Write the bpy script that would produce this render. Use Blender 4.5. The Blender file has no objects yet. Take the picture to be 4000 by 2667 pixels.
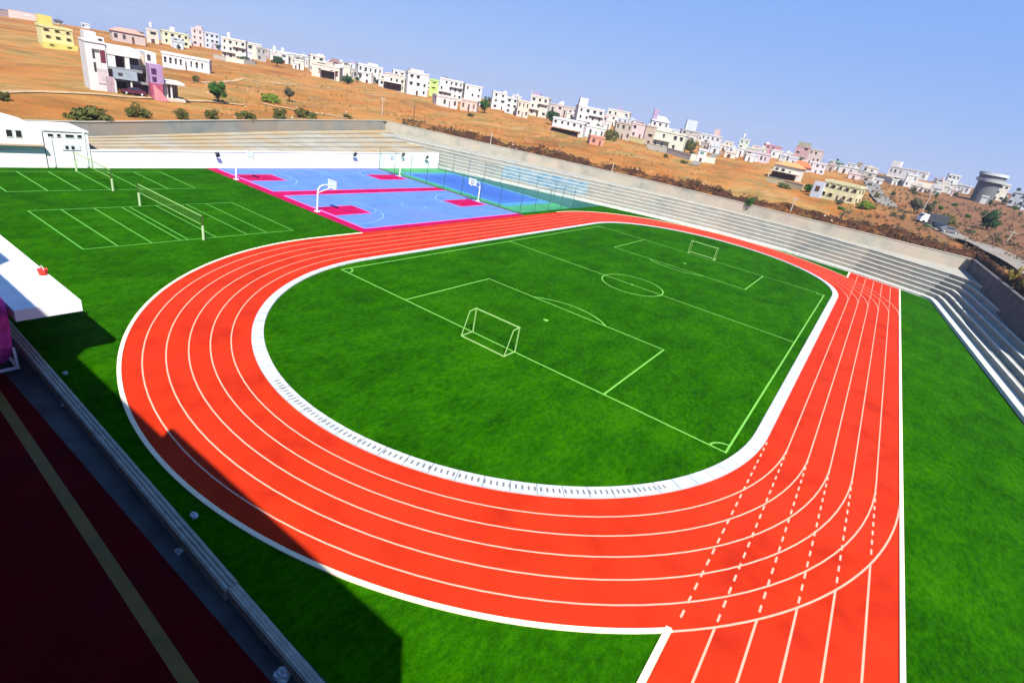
import bpy, bmesh, math, random
import numpy as np
from mathutils import Vector, Matrix

R = math.radians
random.seed(7)
rng = np.random.default_rng(5)
C = bpy.context.scene.collection
SC = bpy.context.scene

# ------------------------------------------------------------------ camera
CAM = np.array([22.393, -34.130, 18.728])
YAW, PIT, ROL = -0.5423303, 0.4227648, 0.1931859
FPX = 2055.843 / 4000.0            # focal length as a fraction of the frame width

def cam_rows():
    f = np.array([math.sin(YAW) * math.cos(PIT), math.cos(YAW) * math.cos(PIT), -math.sin(PIT)])
    r = np.array([math.cos(YAW), -math.sin(YAW), 0.0])
    d = np.cross(f, r)
    return np.array([math.cos(ROL) * r - math.sin(ROL) * d, math.sin(ROL) * r + math.cos(ROL) * d, f])

ROWS = cam_rows()
cd = bpy.data.cameras.new('camera')
cam = bpy.data.objects.new('camera', cd)
C.objects.link(cam)
cd.sensor_width = 36.0
cd.lens = 36.0 * FPX
cd.clip_start = 0.1
cd.clip_end = 20000
Mx = Matrix.Identity(4)
for i in range(3):
    Mx[i][0] = ROWS[0][i]
    Mx[i][1] = -ROWS[1][i]
    Mx[i][2] = -ROWS[2][i]
    Mx[i][3] = CAM[i]
cam.matrix_world = Mx
SC.camera = cam

# ------------------------------------------------------------------ light
EL = R(52.4)
w = bpy.data.worlds.new("World")
SC.world = w
w.use_nodes = True
nt = w.node_tree
sky = nt.nodes.new('ShaderNodeTexSky')
sky.sky_type = 'NISHITA'
sky.sun_disc = False
sky.sun_elevation = EL
sky.sun_rotation = R(135)
sky.air_density = 1.0
sky.dust_density = 0.3
sky.ozone_density = 2.0
tint = nt.nodes.new('ShaderNodeMixRGB')          # hazy periwinkle air over the clear-sky model
tint.inputs[0].default_value = .8
tcw = nt.nodes.new('ShaderNodeTexCoord'); sxyz = nt.nodes.new('ShaderNodeSeparateXYZ'); rw = nt.nodes.new('ShaderNodeValToRGB')
nt.links.new(tcw.outputs['Generated'], sxyz.inputs[0]); nt.links.new(sxyz.outputs['Z'], rw.inputs[0])
rw.color_ramp.elements[0].position = 0.0; rw.color_ramp.elements[0].color = (2.40, 3.25, 6.2, 1)
rw.color_ramp.elements[1].position = .34; rw.color_ramp.elements[1].color = (1.30, 3.25, 7.9, 1)
nt.links.new(rw.outputs[0], tint.inputs[2])
nt.links.new(sky.outputs[0], tint.inputs[1])
nt.links.new(tint.outputs[0], nt.nodes['Background'].inputs[0])
nt.nodes['Background'].inputs[1].default_value = 0.055
sl = bpy.data.lights.new('sun', 'SUN')
sl.energy = 5.0
sl.angle = R(0.5)
sl.color = (1.0, 0.95, 0.87)
so = bpy.data.objects.new('sun', sl)
C.objects.link(so)
sdir = Vector((-math.cos(EL) * 0.7071, math.cos(EL) * 0.7071, -math.sin(EL)))
so.rotation_euler = sdir.to_track_quat('-Z', 'Y').to_euler()
so.location = (80, -80, 120)
SC.view_settings.view_transform = 'Standard'
SC.view_settings.look = 'None'
SC.view_settings.gamma = 1.0
SC.view_settings.exposure = 1.3
SC.cycles.use_denoising = True
SC.cycles.max_bounces = 6

# ------------------------------------------------------------------ helpers
D2F = 4000.0 / 2352.0

def ray(px, py):
    """direction through a measured point of the photograph (2352 px wide)"""
    v = np.array([(px - 1176.0) / 2352.0 / FPX, (py - 784.1) / 2352.0 / FPX, 1.0])
    return ROWS.T @ v

def on_plane(px, py, z=0.0):
    d = ray(px, py)
    t = (z - CAM[2]) / d[2]
    return CAM + t * d

def tag(o, label=None, cat=None, group=None, kind=None):
    if label: o['label'] = label
    if cat: o['category'] = cat
    if group: o['group'] = group
    if kind: o['kind'] = kind
    return o

def empty(name, loc=(0, 0, 0), rz=0.0, label=None, cat=None, group=None):
    o = bpy.data.objects.new(name, None)
    C.objects.link(o)
    o.location = loc
    o.rotation_euler = (0, 0, rz)
    o.empty_display_size = 0.3
    return tag(o, label, cat, group)

class MB:
    def __init__(s):
        s.v = []; s.f = []
    def add(s, vs, fs):
        n = len(s.v)
        s.v += [tuple(map(float, p)) for p in vs]
        s.f += [tuple(i + n for i in q) for q in fs]
        return s
    def quad(s, a, b, c, d):
        return s.add([a, b, c, d], [(0, 1, 2, 3)])
    def box(s, x0, x1, y0, y1, z0, z1):
        return s.add([(x0, y0, z0), (x1, y0, z0), (x1, y1, z0), (x0, y1, z0),
                      (x0, y0, z1), (x1, y0, z1), (x1, y1, z1), (x0, y1, z1)],
                     [(0, 3, 2, 1), (4, 5, 6, 7), (0, 1, 5, 4), (1, 2, 6, 5), (2, 3, 7, 6), (3, 0, 4, 7)])
    def prism(s, poly, z0, z1):
        n = len(poly)
        vs = [(x, y, z0) for x, y in poly] + [(x, y, z1) for x, y in poly]
        fs = [tuple(range(n - 1, -1, -1)), tuple(range(n, 2 * n))]
        fs += [(i, (i + 1) % n, n + (i + 1) % n, n + i) for i in range(n)]
        return s.add(vs, fs)
    def tube(s, pts, r, n=8, r1=None, cap=True):
        pts = [Vector(p) for p in pts]
        rings = []
        for i, p in enumerate(pts):
            a = pts[max(i - 1, 0)]; b = pts[min(i + 1, len(pts) - 1)]
            t = (b - a).normalized()
            u = t.cross(Vector((0, 0, 1)) if abs(t.z) < .95 else Vector((1, 0, 0))).normalized()
            v = t.cross(u)
            rr = r if r1 is None else r + (r1 - r) * i / (len(pts) - 1)
            rings.append([p + u * rr * math.cos(2 * math.pi * k / n) + v * rr * math.sin(2 * math.pi * k / n) for k in range(n)])
        vs = [tuple(q) for g in rings for q in g]
        fs = []
        for i in range(len(rings) - 1):
            for k in range(n):
                fs.append((i * n + k, i * n + (k + 1) % n, (i + 1) * n + (k + 1) % n, (i + 1) * n + k))
        if cap:
            fs.append(tuple(range(n - 1, -1, -1)))
            m = (len(rings) - 1) * n
            fs.append(tuple(m + k for k in range(n)))
        return s.add(vs, fs)
    def strip(s, pts, wd, z, dash=None):
        """flat painted band along a polyline"""
        pts = [Vector((p[0], p[1])) for p in pts]
        L = []
        for i, p in enumerate(pts):
            a = pts[max(i - 1, 0)]; b = pts[min(i + 1, len(pts) - 1)]
            t = (b - a).normalized(); nn = Vector((-t.y, t.x))
            L.append((p + nn * wd / 2, p - nn * wd / 2))
        for i in range(len(pts) - 1):
            a, b = L[i]; c, d = L[i + 1]
            s.add([(b.x, b.y, z), (d.x, d.y, z), (c.x, c.y, z), (a.x, a.y, z)], [(0, 1, 2, 3)])
        return s
    def line(s, a, b, wd, z):
        return s.strip([a, b], wd, z)
    def build(s, name, mat, parent=None, smooth=False):
        me = bpy.data.meshes.new(name)
        me.from_pydata(s.v, [], s.f)
        me.update()
        if smooth:
            for p in me.polygons: p.use_smooth = True
        o = bpy.data.objects.new(name, me)
        me.materials.append(mat)
        C.objects.link(o)
        if parent is not None: o.parent = parent
        return o

def struct(name, mb, mat):
    return tag(mb.build(name, mat), kind='structure')

# ------------------------------------------------------------------ materials
def mat_new(name):
    m = bpy.data.materials.new(name)
    m.use_nodes = True
    return m, m.node_tree, m.node_tree.nodes['Principled BSDF']

def noise_mat(name, c1, c2, scale=1.0, rough=0.85, detail=6, c3=None, s3=None, bump=0.0, bscale=None, spec=0.3, lo=.35, hi=.65, stretch=None, metal=0.0):
    m, t, b = mat_new(name)
    tc = t.nodes.new('ShaderNodeTexCoord')
    src = tc.outputs['Object']
    if stretch:
        mp = t.nodes.new('ShaderNodeMapping')
        mp.inputs['Scale'].default_value = stretch
        t.links.new(src, mp.inputs[0]); src = mp.outputs[0]
    n = t.nodes.new('ShaderNodeTexNoise')
    n.inputs['Scale'].default_value = scale
    n.inputs['Detail'].default_value = detail
    n.inputs['Roughness'].default_value = .6
    t.links.new(src, n.inputs['Vector'])
    r = t.nodes.new('ShaderNodeValToRGB')
    r.color_ramp.elements[0].color = (*c1, 1); r.color_ramp.elements[0].position = lo
    r.color_ramp.elements[1].color = (*c2, 1); r.color_ramp.elements[1].position = hi
    t.links.new(n.outputs[0], r.inputs[0])
    col = r.outputs[0]
    if c3:
        n3 = t.nodes.new('ShaderNodeTexNoise')
        n3.inputs['Scale'].default_value = s3
        n3.inputs['Detail'].default_value = 5
        n3.inputs['Roughness'].default_value = .65
        t.links.new(src, n3.inputs['Vector'])
        r3 = t.nodes.new('ShaderNodeValToRGB')
        r3.color_ramp.elements[0].position = .42; r3.color_ramp.elements[1].position = .64
        t.links.new(n3.outputs[0], r3.inputs[0])
        mx = t.nodes.new('ShaderNodeMixRGB')
        t.links.new(r3.outputs[0], mx.inputs[0]); t.links.new(col, mx.inputs[1])
        mx.inputs[2].default_value = (*c3, 1)
        col = mx.outputs[0]
    t.links.new(col, b.inputs['Base Color'])
    b.inputs['Roughness'].default_value = rough
    b.inputs['Specular IOR Level'].default_value = spec
    b.inputs['Metallic'].default_value = metal
    if bump:
        nb = t.nodes.new('ShaderNodeTexNoise')
        nb.inputs['Scale'].default_value = bscale or scale * 8
        nb.inputs['Detail'].default_value = 4
        t.links.new(src, nb.inputs['Vector'])
        bp = t.nodes.new('ShaderNodeBump')
        bp.inputs['Strength'].default_value = bump
        t.links.new(nb.outputs[0], bp.inputs['Height'])
        t.links.new(bp.outputs[0], b.inputs['Normal'])
    return m

_flat = {}
def flat(name, c, rough=.7, var=.12, scale=1.2, spec=.3, metal=0.0):
    k = (name, c)
    if k not in _flat:
        c1 = tuple(x * (1 - var) for x in c); c2 = tuple(min(1, x * (1 + var)) for x in c)
        _flat[k] = noise_mat(name, c1, c2, scale, rough, spec=spec, metal=metal)
    return _flat[k]

def grass_mat():
    m, t, b = mat_new('turf')
    tc = t.nodes.new('ShaderNodeTexCoord')
    def nz(scale, det, st=None, ro=.6):
        src = tc.outputs['Object']
        if st:
            mp = t.nodes.new('ShaderNodeMapping'); mp.inputs['Scale'].default_value = st
            mp.inputs['Rotation'].default_value = (0, 0, R(24))
            t.links.new(src, mp.inputs[0]); src = mp.outputs[0]
        n = t.nodes.new('ShaderNodeTexNoise')
        n.inputs['Scale'].default_value = scale; n.inputs['Detail'].default_value = det
        n.inputs['Roughness'].default_value = ro
        t.links.new(src, n.inputs['Vector'])
        return n.outputs[0]
    big = nz(.11, 3); mid = nz(.55, 5, (1, .45, 1), .7); fine = nz(3.2, 6, (1, .5, 1), .75)
    def add(a, b2, wa, wb):
        x = t.nodes.new('ShaderNodeMath'); x.operation = 'MULTIPLY'; t.links.new(a, x.inputs[0]); x.inputs[1].default_value = wa
        y = t.nodes.new('ShaderNodeMath'); y.operation = 'MULTIPLY_ADD'; t.links.new(b2, y.inputs[0]); y.inputs[1].default_value = wb
        t.links.new(x.outputs[0], y.inputs[2]); return y.outputs[0]
    fine2 = nz(9.0, 5, None, .8)
    s = add(big, mid, .16, .24); s = add(s, fine, 1.0, .34); s = add(s, fine2, 1.0, .26)
    r = t.nodes.new('ShaderNodeValToRGB')
    e = r.color_ramp.elements
    e[0].position = .425; e[0].color = (.0030, .026, .0004, 1)
    e[1].position = .575; e[1].color = (.0185, .086, .0004, 1)
    x = e.new(.5); x.color = (.0085, .056, .0003, 1)
    t.links.new(s, r.inputs[0])
    t.links.new(r.outputs[0], b.inputs['Base Color'])
    b.inputs['Roughness'].default_value = .9
    b.inputs['Specular IOR Level'].default_value = .0
    bp = t.nodes.new('ShaderNodeBump'); bp.inputs['Strength'].default_value = .35; bp.inputs['Distance'].default_value = .08
    t.links.new(fine, bp.inputs['Height']); t.links.new(bp.outputs[0], b.inputs['Normal'])
    return m

GRASS = grass_mat()
TRACK = noise_mat('track_rubber', (.245, .0095, .001), (.36, .0195, .0026), .45, .85, detail=10, c3=(.34, .018, .004), s3=.13, bump=.25, bscale=22, spec=.08)
WHITEP = flat('white_line_paint', (.62, .52, .36), .6, .05, .8)
LANEP = flat('lane_paint', (.46, .235, .16), .6, .08, 2.0)
KERB = noise_mat('white_kerb', (.26, .28, .30), (.40, .41, .41), 1.1, .85, c3=(.29, .31, .32), s3=3.5)
GLINE = flat('pitch_chalk', (.10, .29, .035), .8, .15, 3)
VLINE = flat('court_chalk', (.05, .21, .018), .8, .15, 3)
CONC = noise_mat('weathered_concrete', (.155, .165, .145), (.235, .235, .20), .4, .9, c3=(.25, .225, .18), s3=.16, bump=.3, bscale=6, stretch=(1, 1, 1.6))
CONCW = noise_mat('rough_wall_concrete', (.17, .19, .175), (.25, .25, .215), .35, .95, c3=(.28, .22, .16), s3=.11, bump=.4, bscale=3)
_p = TRACK.node_tree.nodes['Principled BSDF']; _p.inputs['Sheen Weight'].default_value = .0; _p.inputs['Sheen Roughness'].default_value = .45; _p.inputs['Sheen Tint'].default_value = (1, .75, .7, 1)
EDGE = noise_mat('sunlit_step_edge', (.36, .36, .33), (.50, .50, .46), .8, .85)  # pale colour paints in the sunlit line along each tread
COPING = noise_mat('pale_coping', (.36, .38, .33), (.5, .5, .44), 1.2, .8)
WHITEWALL = noise_mat('whitewash', (.62, .62, .61), (.74, .74, .73), .25, .8, c3=(.66, .63, .57), s3=.1)
GREYP = flat('grey_parapet', (.235, .215, .185), .8, .2, 2)
METALW = flat('white_paint_metal', (.66, .66, .64), .45, .04, 2, spec=.5)
DARK = flat('dark_metal', (.02, .02, .022), .5, .1)
GLASS = flat('dark_glass', (.018, .018, .022), .15, .2, 1, spec=.6)

# ------------------------------------------------------------------ terrain
# outline of the sports bowl: top of the retaining walls, (x, y, top height)
BOWL = [(-75.5, -1.8, 5.0), (-80.2, 13.1, 5.5), (-88.2, 36.6, 6.2), (-98.0, 75.7, 7.4), (-75, 84.5, 7.1), (-50, 91.5, 7.0),
        (-28, 95.6, 7.0), (-8, 97.6, 7.0), (14, 98.2, 7.0), (39.6, 98.9, 7.0), (41.6, 59.3, 7.0), (42.3, 49, 5.9), (44.5, 42, 3.2), (52.0, 10, 1.8),
        (56.0, -90, 1.5), (-72.0, -90, 4.0), (-70.5, -22, 4.8)]
BP = np.array(BOWL)

def bowl_hit(az):
    """distance from the camera to the bowl outline along azimuth az, and its height there"""
    d = np.array([math.sin(az), math.cos(az)]); o = CAM[:2]
    best = None
    for i in range(len(BP)):
        a = BP[i]; b = BP[(i + 1) % len(BP)]
        e = b[:2] - a[:2]
        den = d[0] * e[1] - d[1] * e[0]
        if abs(den) < 1e-9: continue
        q = a[:2] - o
        t = (q[0] * e[1] - q[1] * e[0]) / den
        u = (q[0] * d[1] - q[1] * d[0]) / den
        if t > 0 and -1e-9 <= u <= 1 + 1e-9 and (best is None or t < best[0]):
            best = (t, a[2] + (b[2] - a[2]) * u)
    return best

# crest of the far hillside: photo column -> pixels above (+) or below (-) the true horizon
CREST = [(-700, -36), (0, -36), (200, -26), (470, -17), (750, -11), (1000, -10), (1300, -11), (1700, -9), (2000, -4), (2200, 4), (2352, 10), (3000, 14)]
CREST_R = 430.0
_az, _ce = [], []
for cx, up in CREST:
    lo, hi = -3000.0, 3000.0
    for _ in range(60):
        m_ = (lo + hi) / 2
        if ray(cx, m_)[2] > 0: lo = m_
        else: hi = m_
    d = ray(cx, lo - up)
    _az.append(math.atan2(d[0], d[1])); _ce.append(math.atan2(d[2], math.hypot(d[0], d[1])))

def crest_z(az):
    az = (az + math.pi) % (2 * math.pi) - math.pi
    return CAM[2] + CREST_R * math.tan(float(np.interp(az, _az, _ce)))

NAZ = 1440
AZ = np.linspace(-math.pi, math.pi, NAZ + 1)
HIT = [bowl_hit(a) for a in AZ]
R0 = np.array([h[0] for h in HIT]); H0 = np.array([h[1] for h in HIT]) - .25
HC = np.array([crest_z(a) for a in AZ])

def terr_z(x, y):
    dx, dy = x - CAM[0], y - CAM[1]
    az = math.atan2(dx, dy); r = math.hypot(dx, dy)
    k = (az + math.pi) / (2 * math.pi) * NAZ
    i = int(k) % NAZ; f = k - int(k)
    r0 = R0[i] * (1 - f) + R0[i + 1] * f
    h0 = H0[i] * (1 - f) + H0[i + 1] * f
    hc = HC[i] * (1 - f) + HC[i + 1] * f
    s = r - r0
    if r <= CREST_R:
        t = max(0.0, min(1.0, s / (CREST_R - r0)))
        t = t ** 1.15
        z = h0 + (hc - h0) * t
    else:
        z = hc - (r - CREST_R) * .035
    damp = min(1.0, max(0.0, (s - 1) / 14.0))
    damp *= 1 - .75 * min(1, max(0, (r - 250) / 150))
    z += damp * (.55 * math.sin(x * .061 + 1.3) * math.cos(y * .073) + .35 * math.sin(x * .17 + y * .11) + .10 * math.sin(x * .33 - y * .27))
    # rough earth bank just outside the far and right walls
    if az > R(-48) and az < R(40):
        e = min(1.0, (az - R(-48)) / R(8))
        z += e * 1.1 * math.exp(-((s - 7.5) / 3.0) ** 2) * (1 + .4 * math.sin(x * .31) + .3 * math.sin(x * .83 + y * .4)) - e * .8 * math.exp(-((s - 3.0) / 1.6) ** 2)
    return z

def at(px, py):
    """point of the hillside seen at a measured point of the photograph"""
    d = ray(px, py); d = d / np.linalg.norm(d)
    az = math.atan2(d[0], d[1])
    t = bowl_hit(az)[0] / math.hypot(d[0], d[1]) + .5
    hit = False
    while t < CREST_R + 20:
        p = CAM + t * d
        if p[2] <= terr_z(p[0], p[1]): hit = True; break
        t += max(.15, t * .002)
    if not hit: t = CREST_R - 6          # grazes the crest: stands just on it
    p = CAM + t * d
    return np.array([p[0], p[1], terr_z(p[0], p[1])]), math.hypot(p[0] - CAM[0], p[1] - CAM[1])

def build_terrain():
    S = [0.0, .6, 1.4, 2.2, 3, 4, 5, 6.2, 7.5, 9, 11, 13, 16, 19, 22, 25, 28, 31] + [34 + 4 * k for k in range(80)]
    me_v = []; me_f = []; attr = []
    azs = AZ[::2]
    nS = 0
    cols = []
    for a in azs:
        h = bowl_hit(a)
        ring = []
        rmax = CREST_R
        rs = [h[0] + s for s in S if h[0] + s < rmax - 8] 
        # pad so every column has equal length
        n = 46
        base = list(np.array(S)[:])
        rr = [h[0] + (s / S[-1]) * (rmax - h[0]) if s > 30 else h[0] + s for s in S]
        rr = sorted(rr)
        rr[-1] = rmax
        rr += [rmax + 15, rmax + 60, rmax + 200, rmax + 600, 2500]
        for r in rr:
            x = CAM[0] + math.sin(a) * r; y = CAM[1] + math.cos(a) * r
            ring.append((x, y, terr_z(x, y)))
        cols.append(ring)
    m = len(cols[0])
    for c in cols: me_v += c
    for i in range(len(cols) - 1):
        for j in range(m - 1):
            me_f.append((i * m + j, i * m + j + 1, (i + 1) * m + j + 1, (i + 1) * m + j))
    mb = MB(); mb.v = me_v; mb.f = [tuple(reversed(f)) for f in me_f]
    return mb, cols

def terrain_mat():
    m, t, b = mat_new('dry_hillside')
    tc = t.nodes.new('ShaderNodeTexCoord')
    def nz(scale, det, ro=.6, st=None):
        n = t.nodes.new('ShaderNodeTexNoise'); n.inputs['Scale'].default_value = scale
        n.inputs['Detail'].default_value = det; n.inputs['Roughness'].default_value = ro
        src = tc.outputs['Object']
        if st:
            mp = t.nodes.new('ShaderNodeMapping'); mp.inputs['Scale'].default_value = st; mp.inputs['Rotation'].default_value = (0, 0, R(-31))
            t.links.new(src, mp.inputs[0]); src = mp.outputs[0]
        t.links.new(src, n.inputs['Vector']); return n.outputs[0]
    def ramp(src, stops):
        r = t.nodes.new('ShaderNodeValToRGB'); e = r.color_ramp.elements
        e[0].position, e[0].color = stops[0][0], (*stops[0][1], 1)
        e[1].position, e[1].color = stops[-1][0], (*stops[-1][1], 1)
        for p, c in stops[1:-1]:
            x = e.new(p); x.color = (*c, 1)
        t.links.new(src, r.inputs[0]); return r.outputs[0]
    def mix(f, a, c2):
        x = t.nodes.new('ShaderNodeMixRGB'); t.links.new(f, x.inputs[0]); t.links.new(a, x.inputs[1])
        if isinstance(c2, tuple): x.inputs[2].default_value = (*c2, 1)
        else: t.links.new(c2, x.inputs[2])
        return x.outputs[0]
    base = ramp(nz(.045, 7, .65, (1, .6, 1)), [(.35, (.165, .054, .012)), (.44, (.255, .092, .019)), (.53, (.30, .125, .030)), (.64, (.27, .160, .050))])
    spots = ramp(nz(.16, 6, .7, (1, .5, 1)), [(.46, (0, 0, 0)), (.66, (1, 1, 1))])
    base = mix(spots, base, (.135, .098, .028))
    sp2 = ramp(nz(.42, 5, .75), [(.60, (0, 0, 0)), (.72, (.8, .8, .8))])
    base = mix(sp2, base, (.085, .060, .016))
    pale = ramp(nz(.08, 6, .7, (1, .3, 1)), [(.60, (0, 0, 0)), (.72, (.8, .8, .8))])
    base = mix(pale, base, (.30, .185, .085))
    va = t.nodes.new('ShaderNodeVertexColor'); va.layer_name = 'soil'
    sep = t.nodes.new('ShaderNodeSeparateColor'); t.links.new(va.outputs[0], sep.inputs[0])
    def masked(ch, lo, hi):
        a = t.nodes.new('ShaderNodeMath'); a.operation = 'MULTIPLY'
        t.links.new(sep.outputs[ch], a.inputs[0])
        t.links.new(ramp(nz(.22, 6, .75), [(lo, (0, 0, 0)), (hi, (1, 1, 1))]), a.inputs[1])
        return a.outputs[0]
    base = mix(masked(0, .30, .48), base, (.045, .018, .008))    # dug brown earth of the bank
    base = mix(masked(1, .22, .48), base, (.135, .066, .034))    # grey brown thorny ground at the right
    t.links.new(base, b.inputs['Base Color'])
    b.inputs['Roughness'].default_value = .95; b.inputs['Specular IOR Level'].default_value = .1
    bp = t.nodes.new('ShaderNodeBump'); bp.inputs['Strength'].default_value = .9; bp.inputs['Distance'].default_value = .7
    t.links.new(nz(.9, 6, .7), bp.inputs['Height']); t.links.new(bp.outputs[0], b.inputs['Normal'])
    return m

tmb, tcols = build_terrain()
hill = tmb.build('hillside', terrain_mat(), smooth=True)
tag(hill, kind='structure')
ca = hill.data.color_attributes.new('soil', 'FLOAT_COLOR', 'POINT')
for i, v in enumerate(hill.data.vertices):
    x, y, z = v.co
    az = math.atan2(x - CAM[0], y - CAM[1]); r = math.hypot(x - CAM[0], y - CAM[1])
    s = r - bowl_hit(az)[0]
    e = max(0.0, min(1.0, (az - R(-47)) / R(6)))
    soil = e * min(1, 1.5 * max(0, 1 - abs(s - 7) / 9.0)) if az < R(60) else 0
    thorn = max(0.0, min(1.0, (az - R(-4)) / R(9))) * max(0, min(1, (s - 10) / 20)) if az < R(60) else 0
    ca.data[i].color = (soil, thorn, 0, 1)

# ------------------------------------------------------------------ sports ground
wall_x = lambda y: -68.0 - .048 * y          # inner face of the white boundary wall
g = MB()
gp = [(wall_x(-88), -88), (54, -88), (50, 8), (44, 41), (41.2, 55), (39.0, 97.8), (14, 97.5), (-8, 97), (-28, 95), (-50, 91), (-75, 83), (-97, 75), (-86, 33)]
bm_poly = gp
g.add([(x, y, 0) for x, y in gp], [tuple(range(len(gp)))])
struct('sports_ground_turf', g, GRASS)

CY0, CY1 = 4.8, 60.6
RI, RO = 21.9, 30.25
LW = (RO - RI) / 6
def bl(rad):                       # the near bend is a little deeper than a half circle
    return rad + .95 * (RO - rad) / (RO - RI) + .05
def oval(rad, n=64, rb=None):
    pts = []
    b_ = bl(rad) if rb is None else rb
    for k in range(n + 1):
        a = math.pi + math.pi * k / n
        pts.append((rad * math.cos(a), CY0 + b_ * math.sin(a)))
    for k in range(n + 1):
        a = math.pi * k / n
        pts.append((rad * math.cos(a), CY1 + rad * math.sin(a)))
    return pts
def ring(mb, r0, r1, z):
    a = oval(r0); b = oval(r1); n = len(a)
    for i in range(n):
        j = (i + 1) % n
        mb.add([(*a[i], z), (*a[j], z), (*b[j], z), (*b[i], z)], [(3, 2, 1, 0)])
def band3(mb, pts_in, pts_out, z0, z1, closed=False):
    """raised band (kerb) between two polylines"""
    n = len(pts_in)
    for i in range(n if closed else n - 1):
        j = (i + 1) % n
        a, b, c, d = pts_in[i], pts_in[j], pts_out[j], pts_out[i]
        mb.add([(*a, z1), (*b, z1), (*c, z1), (*d, z1)], [(0, 3, 2, 1)])
        mb.add([(*a, z0), (*b, z0), (*b, z1), (*a, z1)], [(0, 1, 2, 3)])
        mb.add([(*d, z0), (*c, z0), (*c, z1), (*d, z1)], [(3, 2, 1, 0)])
t = MB()
ring(t, RI - .05, RO, .012)
# straight run-outs of the sprint lanes beyond both bends
ya = CY0 - math.sqrt(RO ** 2 - RI ** 2); yb = CY1 + math.sqrt(RO ** 2 - RI ** 2)
def corner(cy, sgn, y_end):
    arc = []
    for k in range(25):
        a = math.acos(RI / RO) * (1 - k / 24.0)
        arc.append((RO * math.cos(a), cy + sgn * RO * math.sin(a)))
    arc.append((RO, y_end)); arc.append((RI, y_end))
    return arc
near = corner(CY0, -1, -88.0); far = corner(CY1, 1, 86.6)
t.add([(x, y, .012) for x, y in near], [tuple(range(len(near)))])
far2 = far[:-2] + [(RO, 85.2), (RI, 88.6)]
t.add([(x, y, .012) for x, y in far2], [tuple(range(len(far2) - 1, -1, -1))])
struct('running_track', t, TRACK)

ln = MB()
for i in range(1, 6):
    r = RI + LW * i
    pts = oval(r)
    ln.strip(pts + [pts[0]], .085, .018)
    x = r
    yc = CY0 - math.sqrt(max(0, RO ** 2 - x * x))        # where the outer curve crosses this lane line
    ln.line((x, yc), (x, -88), .10, .018)
    y = CY0 - .8
    while y - .55 > yc + .2:
        ln.line((x, y), (x, y - .5), .10, .022); y -= .98
    yc2 = CY1 + math.sqrt(max(0, RO ** 2 - x * x))
    ye = 88.2 - (x - RI) * .41 - .7
    if yc2 < ye: ln.line((x, yc2), (x, ye), .085, .018)
    y = CY1 + .8
    while y + .55 < yc2 - .2:
        ln.line((x, y), (x, y + .5), .10, .022); y += .98
y = CY0 - .8
while y - .6 > ya:
    ln.line((RI + .05, y), (RI + .05, y - .5), .10, .022); y -= .98
# the bend's outer line carried across the sprint lanes
arc = [(RO * math.cos(math.acos(RI / RO) * k / 24), CY0 - RO * math.sin(math.acos(RI / RO) * k / 24)) for k in range(25)]
ln.strip(arc, .10, .026)
arc = [(RO * math.cos(math.acos(RI / RO) * k / 24), CY1 + RO * math.sin(math.acos(RI / RO) * k / 24)) for k in range(25)]
ln.strip(arc, .10, .026)
struct('lane_lines', ln, LANEP)

def lerp_xy(a, b2, u): return (a[0] + (b2[0] - a[0]) * u, a[1] + (b2[1] - a[1]) * u)
# inner white kerb with drain slots
kb = MB()
po = oval(RI - .03, 96)
pi_ = []
n_ = len(po)
for i, (x, y) in enumerate(po):
    # wide beside the near bend and the sprint lanes, narrower round the far side
    if y < CY0: wd = .88 - .33 * max(0, (-x - 8) / 14)
    else: wd = .86 if x > 0 and y < CY1 + .1 else (.55 if y <= CY1 + .1 else .5 + .36 * max(0, x / 22) ** 3)
    if y < CY0 or y > CY1:
        cy = CY0 if y < CY0 else CY1
        u = Vector((x, y - cy)).normalized()
    else: u = Vector((1 if x > 0 else -1, 0))
    pi_.append((x - u.x * wd, y - u.y * wd))
band3(kb, pi_, po, 0, .10, True)
ik = struct('inner_kerb', kb, KERB)
sl_ = MB()
for k in range(78):
    a = R(258 + 70 * k / 77.0)
    ex, ey = math.cos(a), math.sin(a)
    P0 = Vector(((RI - .64) * ex, CY0 + (bl(RI) - .64) * ey, .106)); P1 = Vector(((RI - .30) * ex, CY0 + (bl(RI) - .30) * ey, .106))
    v = Vector((-ey, ex, 0)) * .055
    sl_.add([P0 - v, P1 - v, P1 + v, P0 + v], [(0, 1, 2, 3)])
struct('kerb_drain_slots', sl_, flat('slot_dark', (.085, .09, .10), .8))
jt = MB(); n_ = len(po); acc = 0.0
for i in range(n_ - 1):
    seg = math.dist(po[i], po[i + 1]); k = 0
    while acc < seg:
        u = acc / seg
        a_, b_ = lerp_xy(pi_[i], pi_[i + 1], u), lerp_xy(po[i], po[i + 1], u)
        e = (Vector(po[i + 1]) - Vector(po[i])).normalized() * .025
        jt.add([(a_[0] - e.x, a_[1] - e.y, .103), (b_[0] - e.x, b_[1] - e.y, .103), (b_[0] + e.x, b_[1] + e.y, .103), (a_[0] + e.x, a_[1] + e.y, .103)], [(0, 1, 2, 3)])
        acc += 1.5
    acc -= seg
struct('kerb_joints', jt, flat('kerb_joint', (.10, .11, .12), .9))
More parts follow.
